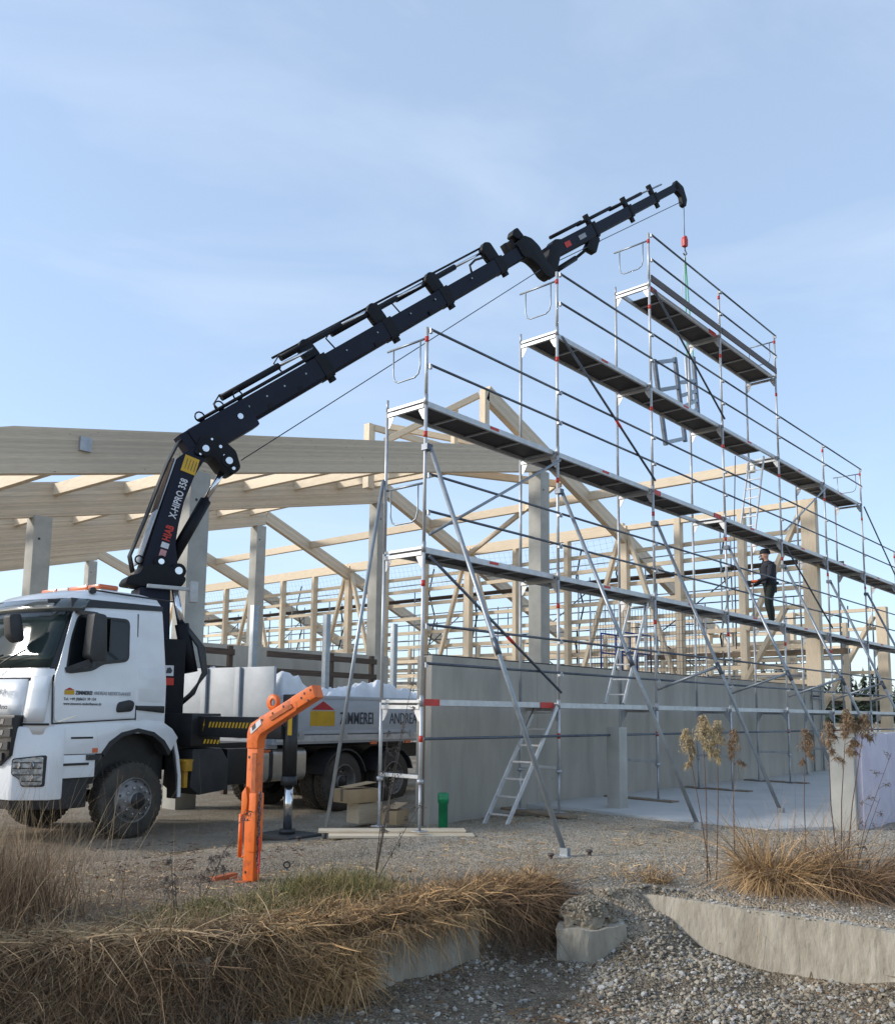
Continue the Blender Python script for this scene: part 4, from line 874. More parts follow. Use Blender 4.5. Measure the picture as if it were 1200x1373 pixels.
# boom sections
B0, B1 = Vector((.52, 0, 5.82)), Vector((7.42, 0, 11.28)); bd = (B1-B0).normalized(); bn = Vector((-bd.z, 0, bd.x)); BL = (B1-B0).length
def bp(t, h, y=0): return B0+bd*t+bn*h+Vector((0, y, 0))
TB = Matrix(((bd.x, 0, bn.x, B0.x), (0, 1, 0, 0), (bd.z, 0, bn.z, B0.z), (0, 0, 0, 1)))
ends = [3.05, 4.75, 6.35, 8.05, BL]; hs = [.42, .38, .35, .32, .28]; prev = 0
for k, (e_, h) in enumerate(zip(ends, hs)):
    wd = .15-.014*k; st_ = -.15 if k == 0 else prev-.6
    oct_ = [(-wd, h*.5), (wd, h*.5), (wd, -h*.36), (wd*.6, -h*.5), (-wd*.6, -h*.5), (-wd, -h*.36)]
    mb = MB(); mb.prism(oct_, lambda y, z, t: (t, y, z), st_, e_); b = mb.build('boom_section', 'navy', cr_, TB)
    if k < 4:
        mb = MB(); mb.prism([(y*1.07, z*1.06) for y, z in oct_], lambda y, z, t: (t, y, z), e_-.22, e_); mb.build('boom_collar', 'navy_rough', b, TB)
        MB().box((e_-.12, -.05, -h*.5-.09), (e_-.0, .05, -h*.5)).build('collar_lug', 'navy_rough', b, TB, bevel=.01)
        mb = MB(); mb.prism(rounded([(e_-.32, h*.5), (e_-.02, h*.5), (e_-.06, h*.5+.34), (e_-.20, h*.5+.40), (e_-.36, h*.5+.30)], .05), lambda x, z, t: (x, t, z), -.07, .07); mb.build('cylinder_bracket', 'navy_rough', b, TB, bevel=.012)
    prev = e_
for k, (t0, t1, h) in enumerate(((.9, 2.95, .40), (2.3, 4.65, .50), (3.5, 6.25, .44), (5.2, 7.95, .42))):
    pipe('extension_cylinder', bp(t0, h, -.05+.03*k), bp(t0+(t1-t0)*.62, h, -.05+.03*k), .058, 'navy_rough', cr_, 10); pipe('extension_rod', bp(t0+(t1-t0)*.62, h, -.05+.03*k), bp(t1, h-.02, -.05+.03*k), .030, 'silver', cr_, 8)
    mb = MB(); mb.path([bp(t0-.1, h-.25), bp(t0-.16, h-.02), bp(t0+.02, h+.06), bp(t0+.2, h+.02)], .016, 5); mb.build('hose', 'black', cr_)
pipe('supply_pipe', bp(.3, .26, -.1), bp(2.9, .26, -.1), .03, 'navy_rough', cr_, 8); pipe('supply_pipe', bp(2.2, .58, .06), bp(7.8, .50, .06), .022, 'navy_rough', cr_, 8)
MB().box((.0, -.18, -.30), (1.2, .18, .22)).build('boom_foot', 'navy', cr_, TB, bevel=.05)
for x in (.35, .75, 1.15):
    MB().lathe([(.07, -.012), (.095, 0), (.07, .012), (.07, -.012)], lambda a, b_, c: (x+a, -.12+c, .30+b_), 12).build('hose_loop', 'navy_rough', cr_, TB)
MB().tube((.95, -.19, -.02), (.95, -.16, -.02), .05, 12).build('pin', 'silver', cr_, TB)
mb = MB(); mb.path([bp(7.2, .16), bp(7.25, .30), bp(7.45, .34), bp(7.9, .27), bp(8.1, .16)], .025, 6); mb.build('hose', 'black', cr_)
for t in (1.2, 1.6, 2.0, 2.5, 3.5, 4.3, 5.2, 5.9, 7.0): MB().tube(bp(t, .05, -.152), bp(t, .05, -.138), .018, 8).build('bolt', 'strut', cr_)
for t in (1.5, 2.2, 4.1, 5.6): MB().box((t, -.155, -.16), (t+.10, -.10, -.08)).build('boom_pad', 'navy_rough', cr_, TB)
for t in (8.3, 8.5): MB().box((t, -.07, .10), (t+.09, .07, .34)).build('valve', 'navy_rough', cr_, TB, bevel=.01)
# knuckle and fly jib
plate(rounded([(7.12, 11.30), (7.30, 11.56), (7.52, 11.56), (7.74, 11.44), (7.92, 11.18), (8.20, 10.94), (8.06, 10.80), (7.88, 10.84), (7.68, 11.02), (7.50, 11.10), (7.30, 11.08)], .06), -.13, .13, 'knuckle', 'navy_rough', cr_, .015)
plate(rounded([(7.02, 11.48), (7.06, 11.62), (7.16, 11.70), (7.34, 11.56), (7.26, 11.44)], .04), -.10, .10, 'knuckle_valve', 'navy_rough', cr_, .01)
J0, J1 = Vector((8.02, 0, 11.36)), Vector((12.12, 0, 14.38)); jd = (J1-J0).normalized(); jn = Vector((-jd.z, 0, jd.x)); JL = (J1-J0).length
TJ = Matrix(((jd.x, 0, jn.x, J0.x), (0, 1, 0, 0), (jd.z, 0, jn.z, J0.z), (0, 0, 0, 1)))
jp = lambda t, h, y=0: J0+jd*t+jn*h+Vector((0, y, 0))
plate(rounded([(7.92, 10.98), (8.20, 10.88), (8.30, 11.30), (8.42, 11.82), (8.16, 11.74), (8.02, 11.50)], .05), -.12, .12, 'jib_head', 'navy_rough', cr_, .012)
prev = 0
for k, (e_, h) in enumerate(zip((1.75, 3.15, 4.2, JL), (.32, .26, .22, .18))):
    wd = .105-.015*k; st_ = .05 if k == 0 else prev-.4
    oct_ = [(-wd, h*.5), (wd, h*.5), (wd, -h*.36), (wd*.6, -h*.5), (-wd*.6, -h*.5), (-wd, -h*.36)]
    b = MB().prism(oct_, lambda y, z, t: (t, y, z), st_, e_).build('jib_section', 'navy', cr_, TJ)
    if k < 3:
        MB().prism([(y*1.12, z*1.12) for y, z in oct_], lambda y, z, t: (t, y, z), e_-.12, e_).build('jib_collar', 'navy_rough', b, TJ, bevel=.008)
        MB().box((e_-.14, -.04, h*.4), (e_-.02, .04, h*.5+.24)).box((e_-.14, -.03, -h*.5-.12), (e_-.03, .03, -h*.4)).build('jib_bracket', 'navy_rough', b, TJ, bevel=.01)
    prev = e_
pipe('jib_cylinder', (8.12, 0, 10.96), (8.85, 0, 11.55), .06, 'navy_rough', cr_, 10); pipe('jib_rod', (8.85, 0, 11.55), (9.30, 0, 11.98), .035, 'navy_rough', cr_, 8)
plate(rounded([(9.1, 11.85), (9.40, 11.80), (9.52, 12.20), (9.3, 12.25)], .05), -.08, .08, 'jib_lug', 'navy_rough', cr_, .01)
for t0, t1, h in ((.35, 2.2, .30), (1.3, 3.4, .28), (2.5, 4.6, .25)):
    pipe('extension_cylinder', jp(t0, h), jp(t0+(t1-t0)*.6, h), .04, 'navy_rough', cr_, 8); pipe('extension_rod', jp(t0+(t1-t0)*.6, h), jp(t1, h-.03), .022, 'strut', cr_, 8)
plate(rounded([(11.95, 14.30), (12.05, 14.52), (12.30, 14.42), (12.42, 14.12), (12.38, 13.92), (12.26, 13.94), (12.22, 14.16)], .04), -.06, .06, 'jib_tip', 'navy_rough', cr_, .01)
# small sheet bracket and lettering
an_ = Vector((.50, 0, 1.98)).normalized(); ax_ = Vector((-an_.z, 0, an_.x))
Ma = lambda t, h: face_matrix(Vector((-.0, -.174, 3.62))+an_*t-ax_*h, an_, ax_)
text('lettering', 'X-HIPRO 358', .165, 'decal_white', Ma(.92, .06), a1, .003, .70); text('lettering', 'HIAB', .17, 'decal_red', Ma(.53, .075), a1, .005, .66)
def adecal(t, h, w_, hh, m): 
    M_ = Ma(t, h); MB().box((0, 0, -.002), (w_, hh, .004)).build('decal', m, a1, M_)
adecal(.16, .085, .22, .10, 'decal_pink'); adecal(.41, .09, .09, .12, 'decal_white'); adecal(1.72, .14, .28, .24, 'decal_yellow')
for k in range(4): 
    M_ = Ma(1.77, .11-.05*k); MB().box((0, 0, .003), (.18, .01, .006)).build('decal', 'decal_dark', a1, M_)
MB().box((-.09, -.006, -.09), (.09, .0, .09)).build('decal', 'decal_white', a1, Matrix.Translation((.06, -.172, 3.56)) @ Matrix.Rotation(R(40), 4, 'Y'))
MB().tube((.06, -.181, 3.56), (.06, -.178, 3.56), .045, 12).build('decal', 'decal_dark', a1)
MB().box((.0, 0, 0), (.19, .004, .12)).build('decal', 'decal_red', cr_, TJ @ Matrix.Translation((.55, -.112, -.06))); MB().box((.0, 0, 0), (.24, .004, .10)).build('decal', 'decal_grey', cr_, TJ @ Matrix.Translation((1.05, -.112, -.05)))
# hoist rope, hook block
rp = MB(); rp.path([(1.35, -.1, 5.66), (7.82, -.1, 10.96), (12.28, 0, 14.05)], .010, 5); rp.build('hoist_rope', 'dark_tube', cr_)
HK = Vector((12.36, 0, 13.98))
Hz = 13.02
pipe('hoist_rope', HK, (HK.x, 0, Hz+.12), .010, 'dark_tube', cr_, 5)
hb = MB(); hb.prism(rounded([(-.06, -.13), (.06, -.13), (.07, .05), (.035, .14), (-.035, .14), (-.07, .05)], .02), lambda x, z, t: (HK.x+x, t, Hz+z), -.05, .05); hb.build('hook_block', 'red', cr_, bevel=.015)
mb = MB(); mb.path([(HK.x, 0, Hz-.14), (HK.x, 0, Hz-.22), (HK.x+.06, 0, Hz-.30), (HK.x, 0, Hz-.36), (HK.x-.06, 0, Hz-.31)], .018, 6); mb.build('hook', 'dark_tube', cr_)
HW = TC @ Vector((HK.x, 0, Hz-.34))
# outriggers: beam across the lorry, leg with foot on the camera side
T = TT
ob = MB(); ob.box((-1.48, -1.2, 1.22), (-.92, 1.22, 1.70)); ob = ob.build('outrigger_box', 'black', cr_, bevel=.02)
MB().box((-1.36, 1.0, 1.36), (-1.04, 2.92, 1.66)).build('outrigger_beam', 'black', cr_, bevel=.012)
hz = MB()
for k in range(13): 
    y = 1.45+.07*k; hz.prism([(y, 1.50), (y+.035, 1.50), (y+.065, 1.58), (y+.03, 1.58)], lambda a, b, t: (t, a, b), -1.036, -1.040)
hz.build('hazard_stripes', 'decal_yellow', cr_)
for y in (1.32, 2.46): MB().prism([(y, 1.44), (y+.03, 1.52), (y+.01, 1.52), (y+.05, 1.62), (y+.03, 1.55), (y+.05, 1.55)], lambda a, b, t: (t, a, b), -1.036, -1.041).build('hazard_sign', 'decal_yellow', cr_)
hz = MB()
for k in range(5):
    y = 1.50+.07*k; hz.prism([(y, 1.27), (y+.035, 1.27), (y+.06, 1.33), (y+.025, 1.33)], lambda a, b, t: (t, a, b), -.916, -.912)
hz.build('hazard_stripes', 'decal_yellow', cr_)
pipe('outrigger_leg', (-1.2, 2.95, 1.85), (-1.2, 2.95, .78), .10, 'black', cr_, 16); pipe('outrigger_rod', (-1.2, 2.95, .80), (-1.2, 2.95, .14), .062, 'silver', cr_, 14)
MB().tube((-1.2, 2.95, .74), (-1.2, 2.95, .86), .112, 16).build('leg_gland', 'plastic', cr_)
MB().box((-1.28, 2.86, 1.85), (-1.12, 3.04, 1.98)).tube((-1.2, 2.99, 1.92), (-1.2, 3.09, 1.92), .07, 10).build('leg_head', 'black', cr_, bevel=.015)
MB().box((-1.11, 3.0, 1.42), (-1.09, 3.06, 1.66)).build('decal', 'decal_yellow', cr_)
MB().tube((-1.2, 2.95, .09), (-1.2, 2.95, .15), .11, 16).build('outrigger_foot', 'plastic', cr_)
pd = MB(); pd.box((-1.52, 2.58, .01), (-.88, 3.30, .09)); tag(pd.build('outrigger_pad', 'plastic', bevel=.015), 'flat black square pad under the outrigger foot of the crane', 'pad')
T = Matrix()
# hoisted ladder frame with slings
lo = thing('hoisted_ladder_frame', 'grey ladder-like steel frame hanging from the crane behind the scaffold', 'frame', (11, HW.y, 8.5))
hy = HW.y
stl = [((9.22, hy, 9.48), (9.60, hy-.05, 7.55)), ((10.22, hy, 9.84), (10.56, hy-.05, 7.86)), ((11.50, hy+.15, 10.30), (11.70, hy+.15, 8.72))]
for a_, b_ in stl: beam('stile', a_, b_, .07, .12, 'dark_tube', lo, upv=(1, 0, 0))
L0, L1, L2 = [(Vector(a_), Vector(b_)) for a_, b_ in stl]
for f in (.04, .36, .66, .97): beam('rung', L0[0].lerp(L0[1], f), L1[0].lerp(L1[1], f-.01), .06, .09, 'strut', lo)
for f in (.30, .46, .60, .74): beam('rung', L1[0].lerp(L1[1], f), L2[0].lerp(L2[1], f+.08), .06, .09, 'strut', lo)
beam('panel', (11.2, hy+.16, 10.2), (11.32, hy+.16, 9.1), .22, .02, 'galv', lo, upv=(0, 1, 0))
beam('stile', (11.08, hy+.16, 10.15), (11.25, hy+.16, 8.5), .04, .06, 'galv', lo, upv=(1, 0, 0))
sg = thing('lifting_sling', 'green lifting slings running from the red hook block down to the load', 'sling', tuple(HW))
for q in ((10.25, hy, 9.84), (11.1, hy+.12, 10.2), (11.5, hy+.15, 10.3)):
    mb = MB(); mb.bar(HW, q, .075, .008, (.6, -.7, 0)); mb.build('sling_leg', 'sling' if q[0] > 10.6 else 'sling_pale', sg)
# ------------------------------------------------------------------ orange crane fork
rx = Vector((rt.x, rt.y, 0)).normalized(); fx_ = Vector((fw.x, fw.y, 0)).normalized()
og = Vector((-3.27, -1.12, -.07))-rx*.09
TO2 = Matrix(((rx.x, fx_.x, 0, og.x), (rx.y, fx_.y, 0, og.y), (0, 0, 1, og.z), (0, 0, 0, 1)))
T = TO2 @ Matrix.Rotation(R(-28), 4, 'Z') @ Matrix.Diagonal((.76, .76, 1, 1))
ax = lambda x: x if x < .08 else .08+(x-.08)*1.42
AP = lambda pts: [(ax(x), z-.02*max(0, x)) for x, z in pts]
of = thing('crane_fork', 'orange steel crane fork standing upright on the gravel before the lorry', 'lifting fork')
MB().box((-.085, -.06, -.02), (.075, .06, 1.30)).build('post', 'orange_paint', of, bevel=.012)
MB().box((.0, -.064, .60), (.062, -.056, 1.16)).build('worn_rail', 'worn_orange', of)
arm = [(-.088, 1.20), (-.088, 1.34), (-.06, 1.40), (-.02, 1.435), (.58, 1.77), (.64, 1.66), (.10, 1.33), (.078, 1.28), (.078, 1.20)]
ar = MB().prism(AP(arm), lambda x, z, t: (x, t, z), -.075, .075).build('arm', 'orange_paint', of, bevel=.014)
MB().prism(AP([(.42, 1.675), (.63, 1.79), (.67, 1.68), (.47, 1.565)]), lambda x, z, t: (x, t, z), -.09, .09).build('arm_sleeve', 'orange_paint', of, bevel=.012)
MB().prism(AP([(.20, 1.49), (.42, 1.615), (.44, 1.585), (.22, 1.46)]), lambda x, z, t: (x, t, z), -.088, -.07).build('arm_bar', 'worn_orange', ar)
for k in range(4): 
    x = .12+.11*k; MB().tube((ax(x), -.079, 1.46+.56*(x-.12)), (ax(x), -.072, 1.46+.56*(x-.12)), .012, 8).build('pin_hole', 'black', ar)
for k, (x, z) in enumerate(((.56, 1.72), (.60, 1.66), (.62, 1.75), (.53, 1.68))): MB().tube((ax(x), -.094, z-.02), (ax(x), -.088, z-.02), .012, 8).build('pin_hole', 'black', ar)
MB().lathe([(.035, -.02), (.075, -.02), (.075, .02), (.035, .02), (.035, -.02)], lambda a, b, c: (.24+a*1.2, c, 1.62+b), 16).build('lifting_eye', 'orange_paint', of)
MB().prism(AP([(.03, 1.42), (.10, 1.46), (.30, 1.57), (.27, 1.60), (.05, 1.48)]), lambda x, z, t: (x, t, z), -.03, .03).build('eye_plate', 'orange_paint', of)
MB().prism([(-.02, 1.33), (.13, 1.42), (.11, 1.47), (-.04, 1.38)], lambda x, z, t: (x, t, z), -.081, -.074).build('decal', 'decal_white', ar); MB().prism([(.0, 1.36), (.05, 1.39), (.04, 1.43), (-.01, 1.40)], lambda x, z, t: (x, t, z), -.084, -.079).build('decal', 'decal_dark', ar)
MB().prism([(-.12, .80), (-.06, .86), (-.03, .74), (-.04, .62), (-.12, .60)], lambda x, z, t: (x, t, z), -.09, .09).build('lug', 'orange_paint', of, bevel=.008)
MB().box((-.02, -.075, .28), (.088, .075, .80)).build('lower_sleeve', 'orange_paint', of, bevel=.012)
for z, x in ((1.12, -.05), (.72, -.075), (.10, -.04)): MB().tube((x, -.064, z), (x, -.058, z), .013, 8).build('pin_hole', 'black', of)
hd = MB(); hd.path([(-.10, 0, .60), (-.19, 0, .60), (-.19, 0, .60)], .010, 6); hd.path([(-.10, 0, .23), (-.20, 0, .22)], .010, 6); hd.tube((-.19, 0, .22), (-.19, 0, .60), .026, 10); hd.build('handle', 'orange_paint', of)
for k in range(22):
    z = .80-.031*k; x = .112+.008*math.sin(k*1.3)
    MB().lathe([(.009, -.004), (.019, -.004), (.019, .004), (.009, .004), (.009, -.004)], lambda a, b, c: (x+(a if k % 2 else c), -.03+(c if k % 2 else a), z+b*1.2), 10).build('chain_link', 'dark_tube', of)
MB().box((.126, -.04, .10), (.140, -.02, .42)).build('chain_strap', 'red', of)
MB().tube((.36, 0, 1.53), (.42, .0, 1.40), .006, 5).tube((.42, 0, 1.40), (.50, 0, 1.52), .006, 5).build('safety_chain', 'dark_tube', of)
for y in (-.10, .10): MB().bar((.05, y, .01), (-.40, y*1.3, -.02), .08, .05).build('tine', 'worn_orange', of, bevel=.008)
MB().bar((-.42, -.20, .0), (-.42, .20, .0), .09, .09).build('tine_beam', 'worn_orange', of, bevel=.008)
T = Matrix()
def onground(u, v, dz=0): return (u, v, float(gh(u, v))+dz)
# lifting eye left on the gravel
mb = MB(); ru, rv = -2.71, -.78; z = float(gh(ru, rv)); mb.lathe([(.022, -.007), (.037, -.007), (.037, .007), (.022, .007), (.022, -.007)], lambda a, b, c: (ru+a*.66, rv-a*.75, z+.06+b), 14); mb.tube((ru, rv, z-.03), (ru, rv, z+.025), .010, 6)
tag(mb.build('ring_bolt', 'dark_tube'), 'small steel ring bolt sticking out of the gravel by the orange fork', 'ring')
# green drain pipe
gp = MB(); gp.lathe([(.066, -.3), (.066, .36), (.078, .365), (.078, .50), (.072, .505), (.062, .50), (.058, .2), (.0, .2)], lambda a, b, c: (1.25+a, .72+b, -.16+c), 24); gp.lathe([(.078, .40), (.083, .415), (.083, .43), (.078, .445)], lambda a, b, c: (1.25+a, .72+b, -.16+c), 24)
tag(gp.build('drain_pipe', 'green_pipe'), 'bright green plastic drain pipe sticking up at the plinth wall end', 'pipe')
# boards under the first scaffold frame
bd_ = [((-.75, 1.05, -.03), (.62, -.22, -.03), .22, .035, 'spruce', 'pale timber board, topmost of the stack under the first scaffold frame'),
       ((-.80, .80, -.067), (.55, -.42, -.067), .24, .035, 'spruce', 'pale timber board in the middle of the stack under the scaffold'),
       ((-.40, 1.05, -.068), (.80, -.05, -.068), .20, .035, 'spruce', 'pale timber board at the wall side of the stack under the scaffold')]
for a_, b_, w_, h_, m_, lb_ in bd_: tag(beam('timber_board', a_, b_, w_, h_, m_, None), lb_, 'board', 'boards under the first scaffold frame')
tag(beam('timber_block', (.22, -.42, -.128), (.62, .12, -.128), .12, .085, 'grey_wood', None), 'short grey timber block carrying the right end of the board stack', 'block')
tag(beam('timber_block', (-.62, .55, -.135), (-.30, .95, -.135), .12, .085, 'grey_wood', None), 'short grey timber block carrying the left end of the board stack', 'block')
# cartons between scaffold and lorry
for (u, v, a, sz, z, lb_) in ((1.30, 1.75, .3, (.40, .30, .20), -.17, 'small brown carton lying against the plinth wall end'), (1.20, 2.45, -.05, (.60, .40, .20), .10, 'flat brown carton with an open flap in front of the rear wheels')):
    T = Matrix.Translation((u, v, z)) @ Matrix.Rotation(a, 4, 'Z'); c = thing('carton', lb_, 'carton')
    MB().box((-sz[0]/2, -sz[1]/2, 0), (sz[0]/2, sz[1]/2, sz[2])).build('box_body', 'cardboard', c, bevel=.008)
    MB().bar((-sz[0]/2, -sz[1]/2, sz[2]+.005), (sz[0]/2, -sz[1]/2, sz[2]+.005), .004, .004).bar((-sz[0]/2+.02, -.02, sz[2]+.03), (sz[0]/2-.02, -.02, sz[2]+.09), .24, .006).build('flap', 'cardboard', c)
    MB().box((-sz[0]/2-.002, -.03, .02), (sz[0]/2+.002, .03, sz[2]+.003)).build('tape', 'grey_wood', c)
T = Matrix()
tag(beam('timber_block', (1.15, 2.48, -.07), (1.60, 2.44, -.07), .30, .30, 'spruce', None), 'squared timber block under the flat carton by the lorry', 'block')
# sole planks on the slab
for n, lb_ in ((2, 'brown plank on the slab under the third scaffold frame'), (3, 'brown plank on the slab under the fourth scaffold frame'), (4, 'dark plank on the slab under the fifth scaffold frame'), (1, 'grey plank on the gravel under the second scaffold frame')):
    z = -.018 if n > 1 else -.03; tag(beam('sole_plank', (n*BAY-.25+.1*n, -.35, z), (n*BAY+.1, 1.1, z), .22, .028 if n > 1 else .04, 'grey_wood', None), lb_, 'plank', 'sole planks under the scaffold')
# anchor pegs by the strut feet
for (u, v, lb_) in ((.12, -2.42, 'rusty peg beside the nearest raking strut foot'), (-.32, -2.22, 'rusty nut beside the nearest raking strut foot'), (-.85, 1.32, 'dark peg left of the rear strut foot'), (-.38, 1.20, 'dark peg right of the rear strut foot')):
    z = float(gh(u, v)); p = MB(); p.tube((u, v, z-.1), (u, v, z+.05), .022, 8); p.tube((u, v, z+.035), (u, v, z+.06), .036, 8); tag(p.build('ground_peg', 'toe'), lb_, 'peg')
# foreground concrete remains
def block(pts, z0, z1, name, lb_, m='concrete_old', rough=.02):
    mb = MB(); n = len(pts); vs = []; zs = np.linspace(z0, z1, 7); rows = []
    # densify outline
    P2 = []
    for (a, b) in zip(pts, pts[1:]+pts[:1]):
        k = max(2, int(math.hypot(b[0]-a[0], b[1]-a[1])/.09))
        P2 += [(a[0]+(b[0]-a[0])*i/k, a[1]+(b[1]-a[1])*i/k) for i in range(k)]
    n = len(P2); cx = sum(p[0] for p in P2)/n; cy = sum(p[1] for p in P2)/n
    for j, z in enumerate(zs):
        for (x, y) in P2:
            d = mnoise.noise(Vector((x*5, y*5, z*5)))*rough+mnoise.noise(Vector((x*19, y*19, z*19)))*rough*.5
            L = math.hypot(x-cx, y-cy); tz = z+((mnoise.noise(Vector((x*4, y*4, 7)))*.05+mnoise.noise(Vector((x*15, y*15, 3)))*.03) if j == 6 else 0)
            vs.append((x+(x-cx)/L*d, y+(y-cy)/L*d, tz))
    fs = [(j*n+i, j*n+(i+1) % n, (j+1)*n+(i+1) % n, (j+1)*n+i) for j in range(6) for i in range(n)]
    mb.add(vs, fs, True); k = len(mb.v); mb.v.append((cx, cy, z1)); mb.f += [(6*n+i, 6*n+(i+1) % n, k) for i in range(n)]; mb.smooth += [True]*n
    o = mb.build(name, m, None); o.data.set_sharp_from_angle(angle=R(50)); return tag(o, lb_, 'concrete block')
block([(-1.16, -3.72), (-1.14, -6.2), (-1.12, -9.3), (-.80, -9.3), (-.82, -3.72)], -1.0, -.10, 'foundation_wall', 'pale broken foundation wall along the right side of the pit', rough=.022)
block([(-4.15, -2.98), (-2.52, -3.06), (-2.42, -2.72), (-4.1, -2.68)], -1.0, -.16, 'foundation_wall', 'broken foundation wall half hidden under hanging dry grass', rough=.02)
block([(-2.05, -3.48), (-1.95, -3.74), (-1.62, -3.90), (-1.38, -3.70), (-1.55, -3.30)], -.9, -.27, 'concrete_lump', 'squat concrete lump topped with stony soil in the pit edge', rough=.02)
block([(-5.06, -2.56), (-4.88, -2.74), (-4.72, -2.60), (-4.90, -2.42)], -.9, -.13, 'concrete_stub', 'dark narrow concrete stub sunk in the grassy bank at lower left', rough=.02)
# soil cap on the lump: a heap of earth and stones
hp = MB(); rows = 16; cols = 60
for j in range(rows):
    f = j/(rows-1)
    for i in range(cols):
        a = 2*math.pi*i/cols; rr = .25*(1-f**3.2)*(1+.30*mnoise.noise(Vector((math.cos(a)*2, math.sin(a)*2, f*3)))+.15*mnoise.noise(Vector((math.cos(a)*7, math.sin(a)*7, f*9)))); z = -.30+.22*f+.05*mnoise.noise(Vector((math.cos(a)*4, math.sin(a)*4, f*9)))
        hp.v.append((-1.68+rr*math.cos(a), -3.55+rr*.85*math.sin(a), z))
for j in range(rows-1):
    for i in range(cols): hp.f.append((j*cols+i, j*cols+(i+1) % cols, (j+1)*cols+(i+1) % cols, (j+1)*cols+i)); hp.smooth.append(True)
hp.f.append(tuple((rows-1)*cols+i for i in range(cols))); hp.smooth.append(True)
tag(hp.build('soil', 'soil', fix=True), 'clod of stony soil lying on the concrete lump', 'soil', kind='stuff')

# ------------------------------------------------------------------ worker on the scaffold
def person():
    T0 = Vector((12.5, .40, LV[2]+.028))
    nodes = {}; edges = []
    def nd(k, x, y, z, rx_, ry_=None): nodes[k] = (x, y, z, rx_, ry_ or rx_)
    # local: x forward (faces -u), y left, z up
    nd('pel', 0, 0, .98, .155, .135); nd('waist', .01, 0, 1.14, .165, .155); nd('chest', .03, 0, 1.34, .175, .175); nd('sh', .03, 0, 1.46, .125, .12); nd('neck', .06, 0, 1.54, .058); nd('head0', .085, 0, 1.61, .075); nd('head1', .085, 0, 1.70, .095); nd('head2', .075, 0, 1.775, .080)
    edges += [('pel', 'waist'), ('waist', 'chest'), ('chest', 'sh'), ('sh', 'neck'), ('neck', 'head0'), ('head0', 'head1'), ('head1', 'head2')]
    for s, n_ in ((1, 'l'), (-1, 'r')):
        fo = .05*s
        nd('hip'+n_, 0, .095*s, .90, .108); nd('kn'+n_, .035+fo, .11*s, .50, .076); nd('cf'+n_, .0+fo, .115*s, .33, .070); nd('an'+n_, -.01+fo, .12*s, .09, .045); nd('toe'+n_, .16+fo, .13*s, .04, .040)
        edges += [('pel', 'hip'+n_), ('hip'+n_, 'kn'+n_), ('kn'+n_, 'cf'+n_), ('cf'+n_, 'an'+n_), ('an'+n_, 'toe'+n_)]
        nd('up'+n_, .02, .19*s, 1.41, .090); nd('el'+n_, .05, .245*s, 1.12, .070); nd('wr'+n_, .27, .15*s, 1.00+.03*s, .036); nd('pa'+n_, .35, .115*s, .985+.03*s, .040)
        edges += [('sh', 'up'+n_), ('up'+n_, 'el'+n_), ('el'+n_, 'wr'+n_), ('wr'+n_, 'pa'+n_)]
        for k in range(4):
            a = (k-1.5)*.02; nd(f'f{k}'+n_, .39, .10*s, .985+.03*s+a, .0105); nd(f'g{k}'+n_, .425-.004*k, .075*s, .965+.03*s+a, .0095); nd(f'h{k}'+n_, .41, .045*s, .955+.03*s+a, .008)
            edges += [('pa'+n_, f'f{k}'+n_), (f'f{k}'+n_, f'g{k}'+n_), (f'g{k}'+n_, f'h{k}'+n_)]
        nd('t0'+n_, .34, .075*s, 1.02+.03*s, .012); nd('t1'+n_, .375, .05*s, 1.03+.03*s, .010); edges += [('pa'+n_, 't0'+n_), ('t0'+n_, 't1'+n_)]
    ks = list(nodes); me = bpy.data.meshes.new('body'); me.from_pydata([nodes[k][:3] for k in ks], [(ks.index(a), ks.index(b)) for a, b in edges], [])
    o = bpy.data.objects.new('body_tmp', me); C.objects.link(o)
    sk_ = o.modifiers.new('s', 'SKIN'); sk_.use_smooth_shade = True
    for i, k in enumerate(ks): me.skin_vertices[0].data[i].radius = nodes[k][3:5]; me.skin_vertices[0].data[i].use_root = (k == 'pel')
    o.modifiers.new('u', 'SUBSURF').levels = 1
    bpy.context.view_layer.update()
    m2 = bpy.data.meshes.new_from_object(o.evaluated_get(bpy.context.evaluated_depsgraph_get())); bpy.data.objects.remove(o)
    m2.materials.clear()
    for k in ('jacket', 'trousers', 'skin', 'glove', 'boot'): m2.materials.append(MATS[k])
    for p in m2.polygons:
        c = p.center
        p.material_index = 3 if (c.x > .285 and .9 < c.z < 1.15) else 4 if c.z < .12 else 1 if c.z < 1.0 and c.x < .25 else 2 if c.z > 1.545 else 0
        p.use_smooth = True
    M_ = Matrix.Translation(T0) @ Matrix.Rotation(R(128), 4, 'Z') @ Matrix.Diagonal((1.22, 1.22, .99, 1))
    pe = thing('person', 'worker in dark jacket, black cap and orange gloves standing on the scaffold', 'person', tuple(T0))
    b = put('body', m2, None, pe, M_)
    hs_ = lambda x, y, z: M_ @ Vector((x, y, z))
    global T; T = M_
    mb = MB(); mb.lathe([(.098, 1.715), (.104, 1.74), (.098, 1.79), (.066, 1.84), (0, 1.855)], lambda a, b_, c: (.075+a, b_*.86, c), 18); mb.build('cap', 'jacket', pe)
    mb = MB(); mb.prism([(.165, 1.66), (.205, 1.635), (.17, 1.625)], lambda x, z, t: (x, t, z), -.014, .014); mb.build('nose', 'skin', b)
    for s in (1, -1): MB().lathe([(.0, .03), (.02, .02), (.024, 0), (0, -.03)], lambda a, b_, c: (.07+a, s*.088+b_*.4, 1.655+c), 8).build('ear', 'skin', b); MB().box((.158, s*.035-.014, 1.665), (.176, s*.035+.014, 1.683)).build('eye', 'black', b)
    MB().box((.14, -.06, 1.575), (.172, .06, 1.615)).build('beard', 'weed_dark', b, bevel=.01)
